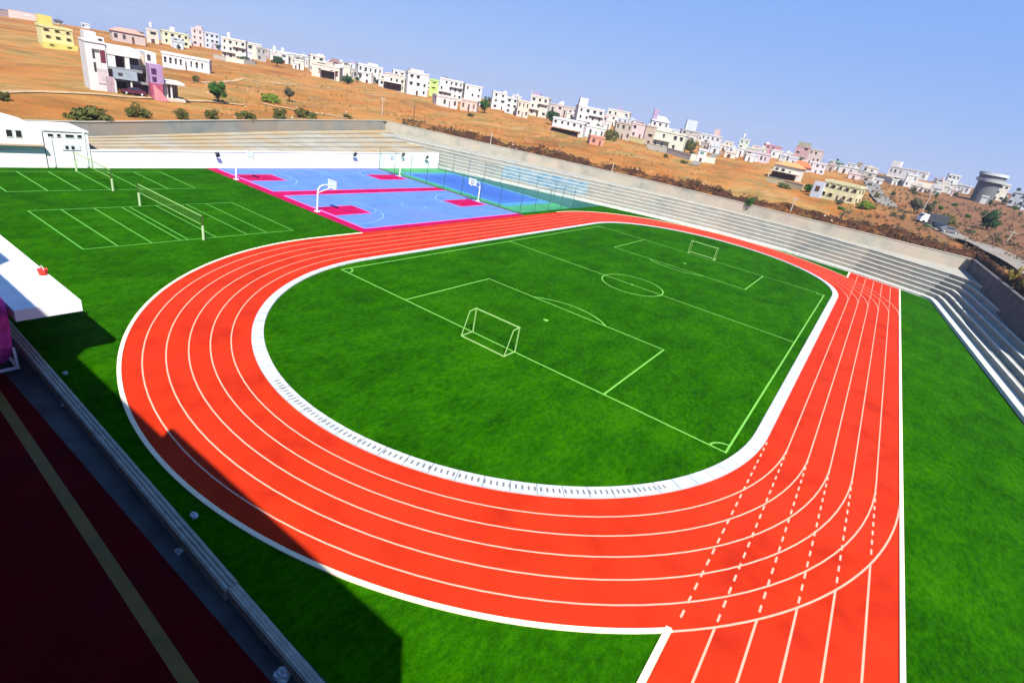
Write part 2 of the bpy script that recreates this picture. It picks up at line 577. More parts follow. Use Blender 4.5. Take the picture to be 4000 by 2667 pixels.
# outer white kerb: near bend, left straight, far bend, and both edges of the sprint lanes
ok = MB()
def outer_arc(r, near_end=True):
    pts = []
    a0 = 2 * math.pi - math.acos(RI / RO); n = 90
    for k in range(n + 1):
        a = a0 + (math.pi - a0) * k / n
        pts.append((r * math.cos(a), CY0 + r * math.sin(a)))
    a1 = math.acos(RI / RO)
    for k in range(n + 1):
        a = math.pi + (a1 - math.pi) * k / n
        pts.append((r * math.cos(a), CY1 + r * math.sin(a)))
    return pts
oi, oo = outer_arc(RO - .17), outer_arc(RO + .05)
kn = [i for i, p in enumerate(oo) if p[1] < 11.2]
band3(ok, [oo[i] for i in kn] + [(-RO - .05, 11.2)], [oi[i] for i in kn] + [(-RO + .17, 11.2)], 0, .07)
oi, oo = outer_arc(RO - .10), outer_arc(RO + .04)
kn = [i for i, p in enumerate(oo) if p[1] > 57]
band3(ok, [oo[i] for i in kn], [oi[i] for i in kn], 0, .06)
ok.box(RI - .30, RI - .02, -88, ya + .06, 0, .074)
ok.box(RI - .30, RI - .02, yb + .3, 88.3, 0, .074)
ok.box(RO - .05, RO + .17, -88, 85.2, 0, .074)
struct('outer_kerb', ok, WHITEP)

# pitch markings
pm = MB(); W_, L_ = 20.0, 59.97; lw = .15; z = .012
def rect_lines(mb, x0, x1, y0, y1, wd, z):
    mb.line((x0 - wd / 2, y0), (x1 + wd / 2, y0), wd, z); mb.line((x0 - wd / 2, y1), (x1 + wd / 2, y1), wd, z)
    mb.line((x0, y0 + wd / 2), (x0, y1 - wd / 2), wd, z); mb.line((x1, y0 + wd / 2), (x1, y1 - wd / 2), wd, z)
rect_lines(pm, -W_, W_, 0, L_, lw, z)
pm.line((-W_ + .07, L_ / 2), (W_ - .07, L_ / 2), lw, z)
cpts = [(4.0 * math.cos(2 * math.pi * k / 64), L_ / 2 + 4.0 * math.sin(2 * math.pi * k / 64)) for k in range(65)]
pm.strip(cpts, lw, z + .004)
pw, pd = 10.67, 13.05
for y0, sg in ((0, 1), (L_, -1)):
    ye = y0 + sg * pd
    pm.line((-pw, y0 + sg * .07), (-pw, ye), lw, z); pm.line((pw, y0 + sg * .07), (pw, ye), lw, z)
    pm.line((-pw - lw / 2, ye), (pw + lw / 2, ye), lw, z + .004)
    aa = math.acos(4.2 / 6.0)
    pm.strip([(6.2 * math.sin(aa * k / 16), y0 + sg * (pd - 4.2) + sg * 6.0 * math.cos(aa * k / 16)) for k in range(-16, 17)], lw, z + .008)
    pm.add([(.28 * math.cos(k * math.pi / 6), y0 + sg * 8.6 + .28 * math.sin(k * math.pi / 6), z) for k in range(12)], [tuple(range(12))])
    for sx in (-1, 1):
        pm.strip([(sx * (W_ - 1.1 * math.sin(R(90) * k / 8)), y0 + sg * 1.1 * math.cos(R(90) * k / 8)) for k in range(9)], lw, z + .006)
pm.add([(.22 * math.cos(k * math.pi / 6), L_ / 2 + .22 * math.sin(k * math.pi / 6), z + .005) for k in range(12)], [tuple(range(12))])
struct('pitch_lines', pm, GLINE)

# volleyball court markings
vm = MB()
def vcourt(x0, x1, y0, y1, offs, wd):
    rect_lines(vm, x0, x1, y0, y1, wd, .012)
    for o in offs:
        vm.line((x0 + wd / 2, o), (x1 - wd / 2, o), wd, .012)
vcourt(-47.2, -33.7, -17.3, 3.65, (-14.6, -11.7, -9.05, -8.3, -5.5, -2.05, .3), .15)
vcourt(-65.5, -55.3, -16.8, 3.1, (-13.2, -10.1, -7.0, -3.6, -.4), .16)
struct('volleyball_lines', vm, VLINE)

# basketball courts
BLUE = noise_mat('acrylic_blue', (.050, .110, .29), (.068, .150, .35), .3, .85, c3=(.075, .125, .36), s3=.12, spec=.1)
MAG = noise_mat('acrylic_magenta', (.22, .0008, .030), (.30, .0015, .062), .5, .9, spec=.05)
PINK = flat('pink_line', (.42, .09, .36), .6, .06, 1)
CYANL = flat('pale_blue_line', (.13, .24, .36), .6, .08, 1)
b = MB()
by0, by1 = 11.3, 48.9
bx1 = -30.34
b.add([(wall_x(by0) + .02, by0, .03), (bx1, by0, .03), (bx1, by1, .03), (wall_x(by1) + .02, by1, .03)], [(0, 1, 2, 3)])
b.add([(wall_x(by0) + .02, by0, 0), (bx1, by0, 0), (bx1, by0, .03), (wall_x(by0) + .02, by0, .03)], [(0, 1, 2, 3)])
b.add([(bx1, by0, 0), (bx1, by1, 0), (bx1, by1, .03), (bx1, by0, .03)], [(0, 1, 2, 3)])
struct('basketball_court', b, MAG)
bb = MB(); z = .036
courts = [(-49.7, -31.7), (-67.6, -52.3)]
for x0, x1 in courts:
    if x0 < -60: bb.add([(wall_x(12.9) + .25, 12.9, z), (x1, 12.9, z), (x1, 48.7, z), (wall_x(48.7) + .25, 48.7, z)], [(0, 1, 2, 3)])
    else: bb.add([(x0, 12.9, z), (x1, 12.9, z), (x1, 48.7, z), (x0, 48.7, z)], [(0, 1, 2, 3)])
struct('court_blue_surface', bb, BLUE)
kk = MB()
kcs = (-40.5, -61.6)
for cx in kcs:
    kk.add([(cx - 2.15, 13.1, z + .005), (cx + 2.15, 13.1, z + .005), (cx + 2.15, 19.7, z + .005), (cx - 2.15, 19.7, z + .005)], [(0, 1, 2, 3)])
    kk.add([(cx - 2.15, 40.2, z + .005), (cx + 2.15, 40.2, z + .005), (cx + 2.15, 47.6, z + .005), (cx - 2.15, 47.6, z + .005)], [(0, 1, 2, 3)])
struct('court_key_areas', kk, MAG)
pl = MB()
for x0, x1 in courts:
    xx0 = x0
    pl.line((xx0, 12.9), (x1, 12.9), .28, z + .01); pl.line((x1, 12.9), (x1, 48.7), .28, z + .01)
    if x0 > -60: pl.line((x0, 12.9), (x0, 48.7), .28, z + .014)
for cx in kcs:
    for (y0, y1) in ((13.1, 19.7), (40.2, 47.6)):
        rect_lines(pl, cx - 2.3, cx + 2.3, y0, y1, .2, z + .018)
struct('court_border_lines', pl, PINK)
cl = MB()
for cx in kcs:
    for yc, sg in ((13.4, 1), (47.2, -1)):
        cl.strip([(cx + 6.9 * math.cos(math.pi * k / 32), yc + sg * 6.9 * math.sin(math.pi * k / 32) * 1.25) for k in range(33)], .16, z + .022)
        cl.strip([(cx + 2.1 * math.cos(math.pi * k / 24), (19.7 if sg > 0 else 40.2) + sg * 2.1 * math.sin(math.pi * k / 24)) for k in range(25)], .14, z + .022)
    cl.line((cx - 7.6, 30.6), (cx + 7.6, 30.6), .14, z + .022)
    cl.strip([(cx + 2 * math.cos(2 * math.pi * k / 40), 30.6 + 2 * math.sin(2 * math.pi * k / 40)) for k in range(41)], .14, z + .026)
struct('court_arc_lines', cl, CYANL)

# tennis court beyond the fence
tg = MB()
tg.add([(wall_x(49.3) + .05, 49.3, .024), (-31.6, 49.3, .024), (-31.6, 69.3, .024), (wall_x(69.3) + .05, 69.3, .024)], [(0, 1, 2, 3)])
struct('tennis_court_surround', tg, noise_mat('acrylic_green', (.016, .16, .04), (.03, .22, .06), .3, .6))
tg = MB(); tg.add([(-66.2, 51.6, .03), (-36.4, 51.6, .03), (-36.4, 68.9, .03), (-66.2, 68.9, .03)], [(0, 1, 2, 3)])
struct('tennis_court_margin', tg, flat('light_acrylic_blue', (.03, .15, .30), .6, .08))
tg = MB(); tg.add([(-64.2, 53, .036), (-38.8, 53, .036), (-38.8, 67.6, .036), (-64.2, 67.6, .036)], [(0, 1, 2, 3)])
struct('tennis_court', tg, flat('deep_acrylic_blue', (.012, .05, .27), .6, .12, .3))
tl = MB(); rect_lines(tl, -62.5, -40, 54.5, 66.2, .14, .044); tl.line((-62.4, 56), (-40.1, 56), .12, .044); tl.line((-62.4, 64.7), (-40.1, 64.7), .12, .044); tl.line((-51.2, 56.1), (-51.2, 64.6), .12, .048)
struct('tennis_lines', tl, flat('tennis_paint', (.10, .22, .42), .6, .08))
tg = MB(); tg.add([(wall_x(69.5), 69.35, .02), (-31.4, 69.35, .02), (-31.2, 83.3, .02), (-34.7, 82.3, .02), (-72.0, 69.7, .02)], [(0, 1, 2, 3, 4)])
struct('teal_apron', tg, noise_mat('teal_matting', (.003, .05, .035), (.006, .075, .055), .5, .7))

# ------------------------------------------------------------------ terraces
def offset_poly(pts, d):
    out = []
    n = len(pts)
    for i in range(n):
        p = Vector(pts[i]); ns = []
        if i > 0: e = (Vector(pts[i]) - Vector(pts[i - 1])).normalized(); ns.append(Vector((-e.y, e.x)))
        if i < n - 1: e = (Vector(pts[i + 1]) - Vector(pts[i])).normalized(); ns.append(Vector((-e.y, e.x)))
        m = sum(ns, Vector((0, 0))).normalized()
        k = 1 / max(.3, m.dot(ns[0]))
        out.append((p.x + m.x * d * k, p.y + m.y * d * k))
    return out
BASE = [(-104, 59.0), (-72.4, 69.9), (-34.7, 82.5), (-19.7, 87.4), (-6, 90.6), (8.8, 91.15), (21.6, 88.6), (30.3, 85.0), (33.6, 83.6), (34.75, 82.6), (35.2, 80.5), (40.38, 30.7), (46.0, -24)]
CW = 1.15; TW = .86; RH = .70; NR = 6; CZ = .42
def level(i): return offset_poly(BASE, CW + TW * i)
def build_terrace():
    root = empty('terraced_stand', (8.8, 91, 0), 0, 'long pale stepped spectator terrace curving round the far end and right side', 'stand')
    inv = Vector((-8.8, -91, 0))
    sh = lambda pts: [(x - 8.8, y - 91) for x, y in pts]
    def loft(levels):
        mb = MB()
        for (pa, za), (pb, zb) in zip(levels[:-1], levels[1:]):
            pa, pb = sh(pa), sh(pb)
            for i in range(len(pa) - 1):
                mb.add([(*pa[i], za), (*pa[i + 1], za), (*pb[i + 1], zb), (*pb[i], zb)], [(0, 1, 2, 3)])
        return mb
    loft([(offset_poly(BASE, 0), 0), (offset_poly(BASE, 0), CZ), (level(0), CZ)]).build('coping', COPING, root)
    prev = CZ
    for i in range(NR):
        zt = prev + RH
        nxt = level(i + 1) if i < NR - 1 else offset_poly(BASE, CW + TW * (NR - 1) + 13)
        ed = loft([(offset_poly(BASE, CW + TW * i + .01), zt - .10), (offset_poly(BASE, CW + TW * i - .06), zt - .10), (offset_poly(BASE, CW + TW * i - .06), zt + .012), (offset_poly(BASE, CW + TW * i + .13), zt + .012)])
        st = loft([(level(i), prev - .3), (level(i), zt), (nxt, zt)]).build('seating_step' if i < NR - 1 else 'upper_walkway', CONC, root)
        ed.build('step_edge', EDGE, st)
        prev = zt
    # blue painted seating block in front of the tennis court
    P0, P1 = 0, 0
    mb = MB()
    for i in range(1, 5):
        za = CZ + RH * i
        lv = offset_poly(BASE, CW + TW * i - .056); nx = offset_poly(BASE, CW + TW * (i + 1) - .06)
        def lerp(p, q, u): return (p[0] + (q[0] - p[0]) * u - 8.8, p[1] + (q[1] - p[1]) * u - 91)
        u0, u1 = .42, .97
        a, b2 = lerp(lv[1], lv[2], u0), lerp(lv[1], lv[2], u1); c, d = lerp(nx[1], nx[2], u1), lerp(nx[1], nx[2], u0)
        h1, h2 = ((a[0] * .65 + d[0] * .35), (a[1] * .65 + d[1] * .35)), ((b2[0] * .65 + c[0] * .35), (b2[1] * .65 + c[1] * .35))
        mb.add([(*h1, za + RH + .006), (*h2, za + RH + .006), (*c, za + RH + .006), (*d, za + RH + .006)], [(0, 1, 2, 3)])
        mb.add([(*a, za + .02), (*b2, za + .02), (*b2, za + RH - .1), (*a, za + RH - .1)], [(0, 1, 2, 3)])
    o = mb.build('blue_painted_seats', noise_mat('faded_blue_paint', (.07, .16, .24), (.20, .26, .27), .5, .8), root)
    o['label'] = 'faded blue painted section of the steps'
    return root
build_terrace()

def wall_thing(name, pts, thick, label, cat, mat, zbot=0.0, cap=None):
    """upright wall along a polyline of (x, y, top); grows to the outside (left of travel)"""
    root = empty(name, (pts[0][0], pts[0][1], 0), 0, label, cat)
    ox, oy = pts[0][0], pts[0][1]
    xy = [(p[0], p[1]) for p in pts]
    out = offset_poly(xy, thick)
    mb = MB(); cp = MB()
    for i in range(len(pts) - 1):
        a, b2 = pts[i], pts[i + 1]; c, d = out[i + 1], out[i]
        for m_, z0a, z0b, z1a, z1b in ((mb, zbot, zbot, a[2] - .12, b2[2] - .12),):
            A = (a[0] - ox, a[1] - oy); B = (b2[0] - ox, b2[1] - oy); Cc = (c[0] - ox, c[1] - oy); Dd = (d[0] - ox, d[1] - oy)
            m_.add([(*A, z0a), (*B, z0b), (*B, z1b), (*A, z1a)], [(0, 1, 2, 3)])
            m_.add([(*Dd, z0a), (*Cc, z0b), (*Cc, z1b), (*Dd, z1a)], [(3, 2, 1, 0)])
            m_.add([(*A, z1a), (*B, z1b), (*Cc, z1b), (*Dd, z1a)], [(0, 1, 2, 3)])
    pin = offset_poly(xy, -.06); pout = offset_poly(xy, thick + .06)
    for i in range(len(pts) - 1):
        za, zb = pts[i][2], pts[i + 1][2]
        A = (pin[i][0] - ox, pin[i][1] - oy); B = (pin[i + 1][0] - ox, pin[i + 1][1] - oy); Cc = (pout[i + 1][0] - ox, pout[i + 1][1] - oy); Dd = (pout[i][0] - ox, pout[i][1] - oy)
        cp.add([(*A, za), (*B, zb), (*Cc, zb), (*Dd, za)], [(0, 1, 2, 3)])
        cp.add([(*A, za - .12), (*B, zb - .12), (*B, zb), (*A, za)], [(0, 1, 2, 3)])
        cp.add([(*Dd, za - .12), (*Cc, zb - .12), (*Cc, zb), (*Dd, za)], [(3, 2, 1, 0)])
    mb.build('wall_face', mat, root)
    cp.build('wall_cap', cap or mat, root)
    return root
FARW = [(-98.0, 75.7, 7.4), (-75, 84.5, 7.1), (-50, 91.5, 7.0), (-28, 95.6, 7.0), (-8, 97.6, 7.0), (14, 98.2, 7.0), (39.6, 98.9, 7.0)]
wall_thing('retaining_wall', FARW, .5, 'long rough beige retaining wall along the top of the far terrace', 'wall', noise_mat('beige_rubble', (.21, .21, .175), (.32, .295, .235), .35, .95, c3=(.34, .28, .22), s3=.14, bump=.4, bscale=4), 3.0)
wall_thing('retaining_wall', [(39.6, 98.88, 7.0), (41.6, 59.3, 7.0), (42.3, 49, 5.9), (44.5, 42, 3.2), (52.0, 10, 1.8)], .5, 'dark shaded retaining wall above the right hand terrace', 'wall', noise_mat('side_wall_shade_tone', (.045, .04, .045), (.075, .066, .07), .5, .95, bump=.4, bscale=4), 0.5)  # the shade on this face is put into its dark base colour
wall_thing('retaining_wall', [(-70.5, -22, 4.8), (-75.5, -1.8, 5.0), (-80.2, 13.1, 5.5), (-88.2, 36.6, 6.2), (-98.0, 75.68, 7.4)], .5, 'grey green streaked concrete wall behind the white boundary wall on the left', 'wall', CONCW, 1.0)

# shallow earth terrace between the white wall and the grey wall
lt = MB()
A_ = [(wall_x(-22) - .35, -22), (wall_x(-2) - .35, -2), (wall_x(14) - .35, 14), (wall_x(38) - .35, 38), (wall_x(70) - .35, 70)]
B_ = [(-70.4, -22), (-75.4, -1.8), (-80.1, 13.1), (-88.1, 36.6), (-97.9, 75.7)]
ztop = [2.4, 3.0, 3.4, 3.9, 4.9]; zbase = [2.1, 2.3, 2.55, 2.95, 3.4]
def lerp2(a, b2, u): return (a[0] + (b2[0] - a[0]) * u, a[1] + (b2[1] - a[1]) * u)
prof = [(0, 0), (.3, 0.02), (.3, .25), (.48, .3), (.48, .52), (.66, .56), (.66, .78), (.84, .8), (.84, 1), (1, 1.02)]
for j in range(len(prof) - 1):
    (u0, h0), (u1, h1) = prof[j], prof[j + 1]
    for i in range(4):
        P = [lerp2(A_[i], B_[i], u0), lerp2(A_[i + 1], B_[i + 1], u0), lerp2(A_[i + 1], B_[i + 1], u1), lerp2(A_[i], B_[i], u1)]
        Z = [zbase[i] + (ztop[i] - zbase[i]) * h0, zbase[i + 1] + (ztop[i + 1] - zbase[i + 1]) * h0, zbase[i + 1] + (ztop[i + 1] - zbase[i + 1]) * h1, zbase[i] + (ztop[i] - zbase[i]) * h1]
        lt.add([(*P[k], Z[k]) for k in range(4)], [(0, 1, 2, 3)])
o = struct('earth_terrace', lt, noise_mat('terrace_earth', (.19, .175, .135), (.26, .245, .20), .25, .95, c3=(.25, .18, .09), s3=.09, bump=.3, bscale=4))

# white boundary wall
ww = [(wall_x(y), y, 2.5 + .016 * y) for y in (-60, -9.3)]
wall_thing('boundary_wall', [(wall_x(y), y, 2.5 + .016 * y) for y in (-4.4, 20, 45, 69.6)], .3, 'low whitewashed boundary wall along the left edge of the courts', 'wall', WHITEWALL, 0.0, WHITEWALL)

# white pavilion blocks on the left edge
def window_part(parent, x, y0, y1, z0, z1, face=1):
    f = MB().box(x, x + .06 * face, y0 - .07, y1 + .07, z0 - .07, z1 + .07).build('window', METALW, parent)
    MB().box(x + .05 * face, x + .075 * face, y0, y1, z0, z1).build('pane', GLASS, f)
root = empty('white_changing_block', (-68.3, -6.8, 0), 0, 'small white block with four slit windows beside the low white hall', 'building')
xf = 0.35
mb = MB().box(-6.0, xf, -2.45, 2.35, 0, 4.65); mb.build('wall', WHITEWALL, root)
MB().box(-6.1, xf + .12, -2.45, 2.45, 4.65, 4.8).build('roof', WHITEWALL, root)
for (a, b2) in ((-2.0, -1.45), (-1.05, -.65), (-.15, .75), (1.15, 1.65)):
    window_part(root, xf, a, b2, 3.95, 4.3)
fr = MB().box(xf, xf + .08, -.7, 1.3, 2.3, 3.15).build('shutter', flat('pale_shutter', (.5, .52, .55), .6), root)
MB().box(xf + .08, xf + .1, -.35, 0, 2.42, 2.85).build('opening', GLASS, fr); MB().box(xf + .08, xf + .1, .3, .65, 2.42, 2.85).build('opening', GLASS, fr)
MB().box(xf, xf + .12, 1.75, 1.95, .2, 4.6).build('downpipe', METALW, root)
MB().box(xf, xf + .12, -1.85, -1.7, .2, 3.8).build('downpipe', METALW, root)
root = empty('white_hall', (-68.2, -17, 0), 0, 'white low hall with a pair of dark tall windows at the left edge', 'building')
sh_ = [(-14.0, 5.45), (5.2, 5.5), (7.6, 4.85), (7.6, 0), (-14.0, 0)]
mb = MB()
n = len(sh_)
mb.add([(.4, y, z) for y, z in sh_] + [(-8.0, y, z) for y, z in sh_], [tuple(range(n)), tuple(range(2 * n - 1, n - 1, -1))] + [((i + 1) % n, i, n + i, n + (i + 1) % n) for i in range(n)])
mb.build('wall', WHITEWALL, root)
MB().box(.4, .95, -14, 7.5, 2.75, 2.95).build('ledge', flat('tan_ledge', (.35, .26, .19), .8), root)
window_part(root, .4, 4.1, 4.65, 3.75, 4.55); window_part(root, .4, 5.0, 5.55, 3.72, 4.52)
root = None

# ------------------------------------------------------------------ goals
def make_goal(loc, rz, label):
    root = empty('goal', loc, rz, label, 'goal', 'football goals')
    M = flat('goal_paint', (.17, .30, .09), .5, .06)
    W2, H, r = 2.285, 2.24, .065
    for sx in (-1, 1):
        MB().tube([(sx * W2, 0, 0), (sx * W2, 0, H)], r).build('post', M, root)
    MB().tube([(-W2 - r, 0, H), (W2 + r, 0, H)], r).build('crossbar', M, root)
    for sx in (-1, 1):
        MB().tube([(sx * W2, 0, H), (sx * W2, -.85, H - .04), (sx * W2, -1.55, .05)], r * .8).build('back_stay', M, root)
        MB().tube([(sx * W2, 0, .06), (sx * W2, -1.55, .06)], r * .8).build('side_base_bar', M, root)
    MB().tube([(-W2, -1.55, .06), (W2, -1.55, .06)], r).build('rear_base_bar', M, root)
make_goal((0, 0, 0), 0, 'near goal frame with its back stays towards the camera, on the closer goal line')
make_goal((0, L_, 0), math.pi, 'far goal frame on the goal line below the concrete terrace')

# ------------------------------------------------------------------ volleyball nets
PADM = flat('pale_pad', (.30, .42, .22), .6, .05)
NETM = flat('net_cord', (.10, .20, .04), .8, .1)
def make_net(xa, xb, y, label, group):
    root = empty('volleyball_net', ((xa + xb) / 2, y, 0), 0, label, 'net', group)
    h = (xb - xa) / 2
    for sx in (-1, 1):
        p = MB().tube([(sx * h, 0, 0), (sx * h, 0, 2.65)], .05).build('post', flat('dark_olive', (.05, .045, .02), .6), root)
        MB().tube([(sx * h, 0, .02), (sx * h, 0, 1.5)], .12, 10).build('post_pad', PADM, root)
    MB().box(-h + .1, h - .1, -.012, .012, 2.45, 2.57).build('top_tape', flat('net_tape', (.22, .38, .12), .6), root)
    MB().box(-h + .4, h - .4, -.012, .012, 1.55, 1.62).build('bottom_tape', flat('net_tape', (.22, .38, .12), .6), root)
    nb = MB()
    k = -h + .4
    while k < h - .4:
        nb.box(k - .006, k + .006, -.006, .006, 1.62, 2.45); k += .5
    for z in (1.83, 2.04, 2.25):
        nb.box(-h + .4, h - .4, -.006, .006, z - .006, z + .006)
    nb.build('mesh_cords', NETM, root)
make_net(-47.4, -33.2, -7.08, 'nearer volleyball net stretched over the court closest to the track', 'volleyball nets')
make_net(-65.7, -54.7, -7.0, 'farther volleyball net standing close to the white boundary wall', 'volleyball nets')

# ------------------------------------------------------------------ basketball hoops
def make_hoop(loc, rz, label):
    root = empty('basketball_hoop', loc, rz, label, 'basketball hoop', 'basketball hoops')
    MB().box(-.3, .3, -.3, .3, .03, .12).build('base_plate', METALW, root)
    MB().tube([(0, 0, .1), (0, .02, 2.6)], .10, 10).build('pole', METALW, root)
    pts = [(0, .02, 2.6), (0, .1, 3.1), (0, .4, 3.5), (0, .95, 3.66), (0, 2.35, 3.7)]
    MB().tube(pts, .10, 10, .06).build('arm', METALW, root)
    MB().tube([(0, .05, 2.6), (0, 2.3, 3.35)], .045, 8).build('brace', METALW, root)
    bd = MB().box(-.9, .9, 2.36, 2.42, 3.15, 4.3).build('backboard', flat('board_clear', (.42, .55, .60), .3, .05), root)
    fr = MB()
    for (x0, x1, z0, z1) in ((-.9, .9, 3.15, 3.23), (-.9, .9, 4.22, 4.3), (-.9, -.82, 3.23, 4.22), (.82, .9, 3.23, 4.22)):
        fr.box(x0, x1, 2.34, 2.44, z0, z1)
    fr.build('frame', METALW, bd)
    sq = MB()
    for (x0, x1, z0, z1) in ((-.3, .3, 3.45, 3.5), (-.3, .3, 3.9, 3.95), (-.3, -.25, 3.5, 3.9), (.25, .3, 3.5, 3.9)):
        sq.box(x0, x1, 2.43, 2.45, z0, z1)
    sq.build('target_square', DARK, bd)
    MB().tube([(.23 * math.cos(2 * math.pi * k / 20), 2.75 + .23 * math.sin(2 * math.pi * k / 20), 3.4) for k in range(21)], .025, 6, cap=False).build('rim', flat('rim_orange', (.4, .06, .02), .5), root)
    nb = MB()
    for k in range(12):
        a = 2 * math.pi * k / 12
        nb.tube([(.23 * math.cos(a), 2.75 + .23 * math.sin(a), 3.4), (.12 * math.cos(a + .3), 2.75 + .12 * math.sin(a + .3), 2.98)], .012, 4)
    nb.build('hoop_net', METALW, root)
make_hoop((-40.7, 12.1, 0), 0, 'white gooseneck hoop at the near court corner in front of the magenta stripe')
make_hoop((-60.4, 11.7, 0), 0, 'white hoop at the volleyball end of the court beside the white wall')
make_hoop((-41.0, 48.4, 0), math.pi, 'white hoop by the fence with its board against the blue tennis court')
make_hoop((-62.6, 48.3, 0), math.pi, 'small white hoop in the far corner between the white wall and the fence')

# ------------------------------------------------------------------ tennis fence
def net_mat():
    m, t, b = mat_new('fence_netting')
    tr = t.nodes.new('ShaderNodeBsdfTransparent'); mx = t.nodes.new('ShaderNodeMixShader')
    mx.inputs[0].default_value = .13
    b.inputs['Base Color'].default_value = (.10, .28, .30, 1); b.inputs['Roughness'].default_value = .9
    t.links.new(tr.outputs[0], mx.inputs[1]); t.links.new(b.outputs[0], mx.inputs[2])
    t.links.new(mx.outputs[0], t.nodes['Material Output'].inputs[0])
    return m
root = empty('court_fence', (-51, 59, 0), 0, 'tall thin post and netting fence around the blue tennis court', 'fence')
FP = flat('fence_green', (.02, .07, .06), .6)
FH = 4.4
cs = [(-69.9, 49.1), (-31.5, 49.1), (-31.5, 69.2), (-70.9, 69.2)]
for i in range(3):
    a, b2 = cs[i], cs[i + 1]
    L = math.dist(a, b2); n = int(L // 4.6)
    for k in range(n + (1 if i == 2 else 0)):
        u = k / n
        x, y = a[0] + (b2[0] - a[0]) * u + 51, a[1] + (b2[1] - a[1]) * u - 59
        MB().tube([(x, y, 0), (x, y, FH)], .05, 6).build('post', FP, root)
    r = MB()
    for z in (.15, FH):
        r.tube([(a[0] + 51, a[1] - 59, z), (b2[0] + 51, b2[1] - 59, z)], .03, 6)
    r.build('rail', FP, root)
    MB().add([(a[0] + 51, a[1] - 59, .15), (b2[0] + 51, b2[1] - 59, .15), (b2[0] + 51, b2[1] - 59, FH - .03), (a[0] + 51, a[1] - 59, FH - .03)], [(0, 1, 2, 3)]).build('netting', net_mat(), root)

# ------------------------------------------------------------------ floodlights on the white wall
def make_light(y, z, label, tilt, pole=False):
    x = wall_x(y) + .02
    root = empty('floodlight', (x, y, 0), 0, label, 'floodlight', 'floodlights along the white wall')
    MB().box(0, .45, -.05, .05, z - .05, z + .05).build('bracket', METALW, root)
    h = MB().box(-.16, .16, -.30, .30, -.42, .42).build('lamp_head', flat('lamp_grey', (.06, .06, .055), .5), root)
    h.location = (.55, 0, z + .25); h.rotation_euler = (R(tilt), R(25), 0)
    g2 = MB().box(.16, .18, -.24, .24, -.34, .34).build('lens', GLASS, h)
    if pole: MB().tube([(.3, 0, 0), (.3, 0, z)], .06).build('pole', METALW, root)
make_light(13.0, 2.05, 'dark floodlight tilted left on the white wall above the corner of the court', 30)
make_light(42.0, 2.7, 'small dark floodlight on the white wall in the middle of the court', -20)
make_light(56.2, 2.9, 'dark floodlight on a white post rising behind the court fence', 0, True)
make_light(64.5, 2.5, 'dark floodlight tilted right near the far end of the white wall', -35)

# ------------------------------------------------------------------ pavilion, forecourt, canopy
PAV = noise_mat('pavilion_plaster', (.10, .10, .10), (.14, .13, .13), .5, .9)
root = empty('pavilion_building', (0, -43, 0), 0, 'tall pavilion whose stepped roof throws the shadow across the near bend of the track', 'building')
FY = -36.0
# roof heights chosen from the shadow outline on the ground
segs = [(-70, -9.8, 24.2), (-9.8, -2.2, 22.3), (-2.2, 8.8, 21.2), (8.8, 26.2, 22.45)]
for k, (x0, x1, h) in enumerate(segs):
    MB().box(x0, x1, -50 + 43, FY + 43, 0, h - .9).build('wall', PAV, root)
    p = MB().box(x0, x1, FY - .25 + 43, FY + 43, h - .9, h)
    p.box(x0, x1, -50 + 43, -49.75 + 43, h - .9, h)
    p.build('roof_parapet', PAV, root)
for k in range(12):
    x = -62 + k * 7.2
    for z in (4.2, 8.2, 12.2):
        MB().box(x, x + 2.4, FY + 43, FY + 43.05, z, z + 1.5).build('window', GLASS, root)
RED = noise_mat('red_floor', (.050, .0008, .0015), (.085, .0014, .003), .5, .9, c3=(.05, .001, .003), s3=.3, spec=.03)
f = MB(); f.box(-70, 40, FY, -27.95, 0, .35)
struct('forecourt_floor', f, RED)
f = MB(); yl = lambda x: -28.85 - .038 * (x + 10)
f.add([(-30, yl(-30) - .22, .354), (40, yl(40) - .22, .354), (40, yl(40) + .22, .354), (-30, yl(-30) + .22, .354)], [(0, 1, 2, 3)])
struct('yellow_floor_line', f, flat('yellow_paint', (.105, .055, .003), .6, .2))
f = MB(); f.add([(-70, -27.95, .30), (40, -27.95, .30), (40, -27.0, .30), (-70, -26.0, .30)], [(0, 1, 2, 3)])
f.add([(-70, -26.0, 0), (40, -27.2, 0), (40, -27.2, .30), (-70, -26.0, .30)], [(0, 1, 2, 3)])
struct('drain_gutter', f, noise_mat('gutter_slate', (.007, .009, .011), (.032, .037, .042), .6, .6))
def parapet(x0, x1, w0, h, label):
    yf = lambda x: -26.62 - .028 * x
    root = empty('parapet_wall', ((x0 + x1) / 2, yf((x0 + x1) / 2), 0), 0, label, 'wall')
    cx, cy = (x0 + x1) / 2, yf((x0 + x1) / 2)
    mb = MB(); mb.prism([(x0 - cx, yf(x0) - w0 - cy), (x1 - cx, yf(x1) - w0 - cy), (x1 - cx, yf(x1) - cy), (x0 - cx, yf(x0) - cy)], 0, h)
    mb.build('wall', GREYP, root)
    mb = MB()
    for q in (.1, w0 / 2, w0 - .1):
        mb.prism([(x0 - cx, yf(x0) - q - .05 - cy), (x1 - cx, yf(x1) - q - .05 - cy), (x1 - cx, yf(x1) - q + .05 - cy), (x0 - cx, yf(x0) - q + .05 - cy)], h, h + .05)
    mb.build('cap_ridges', GREYP, root)
parapet(-40, 8.3, .52, .85, 'long grey ribbed parapet between the red forecourt and the grass')
parapet(8.3, 40, .42, .78, 'slimmer grey parapet piece at the bottom edge, after the joint')

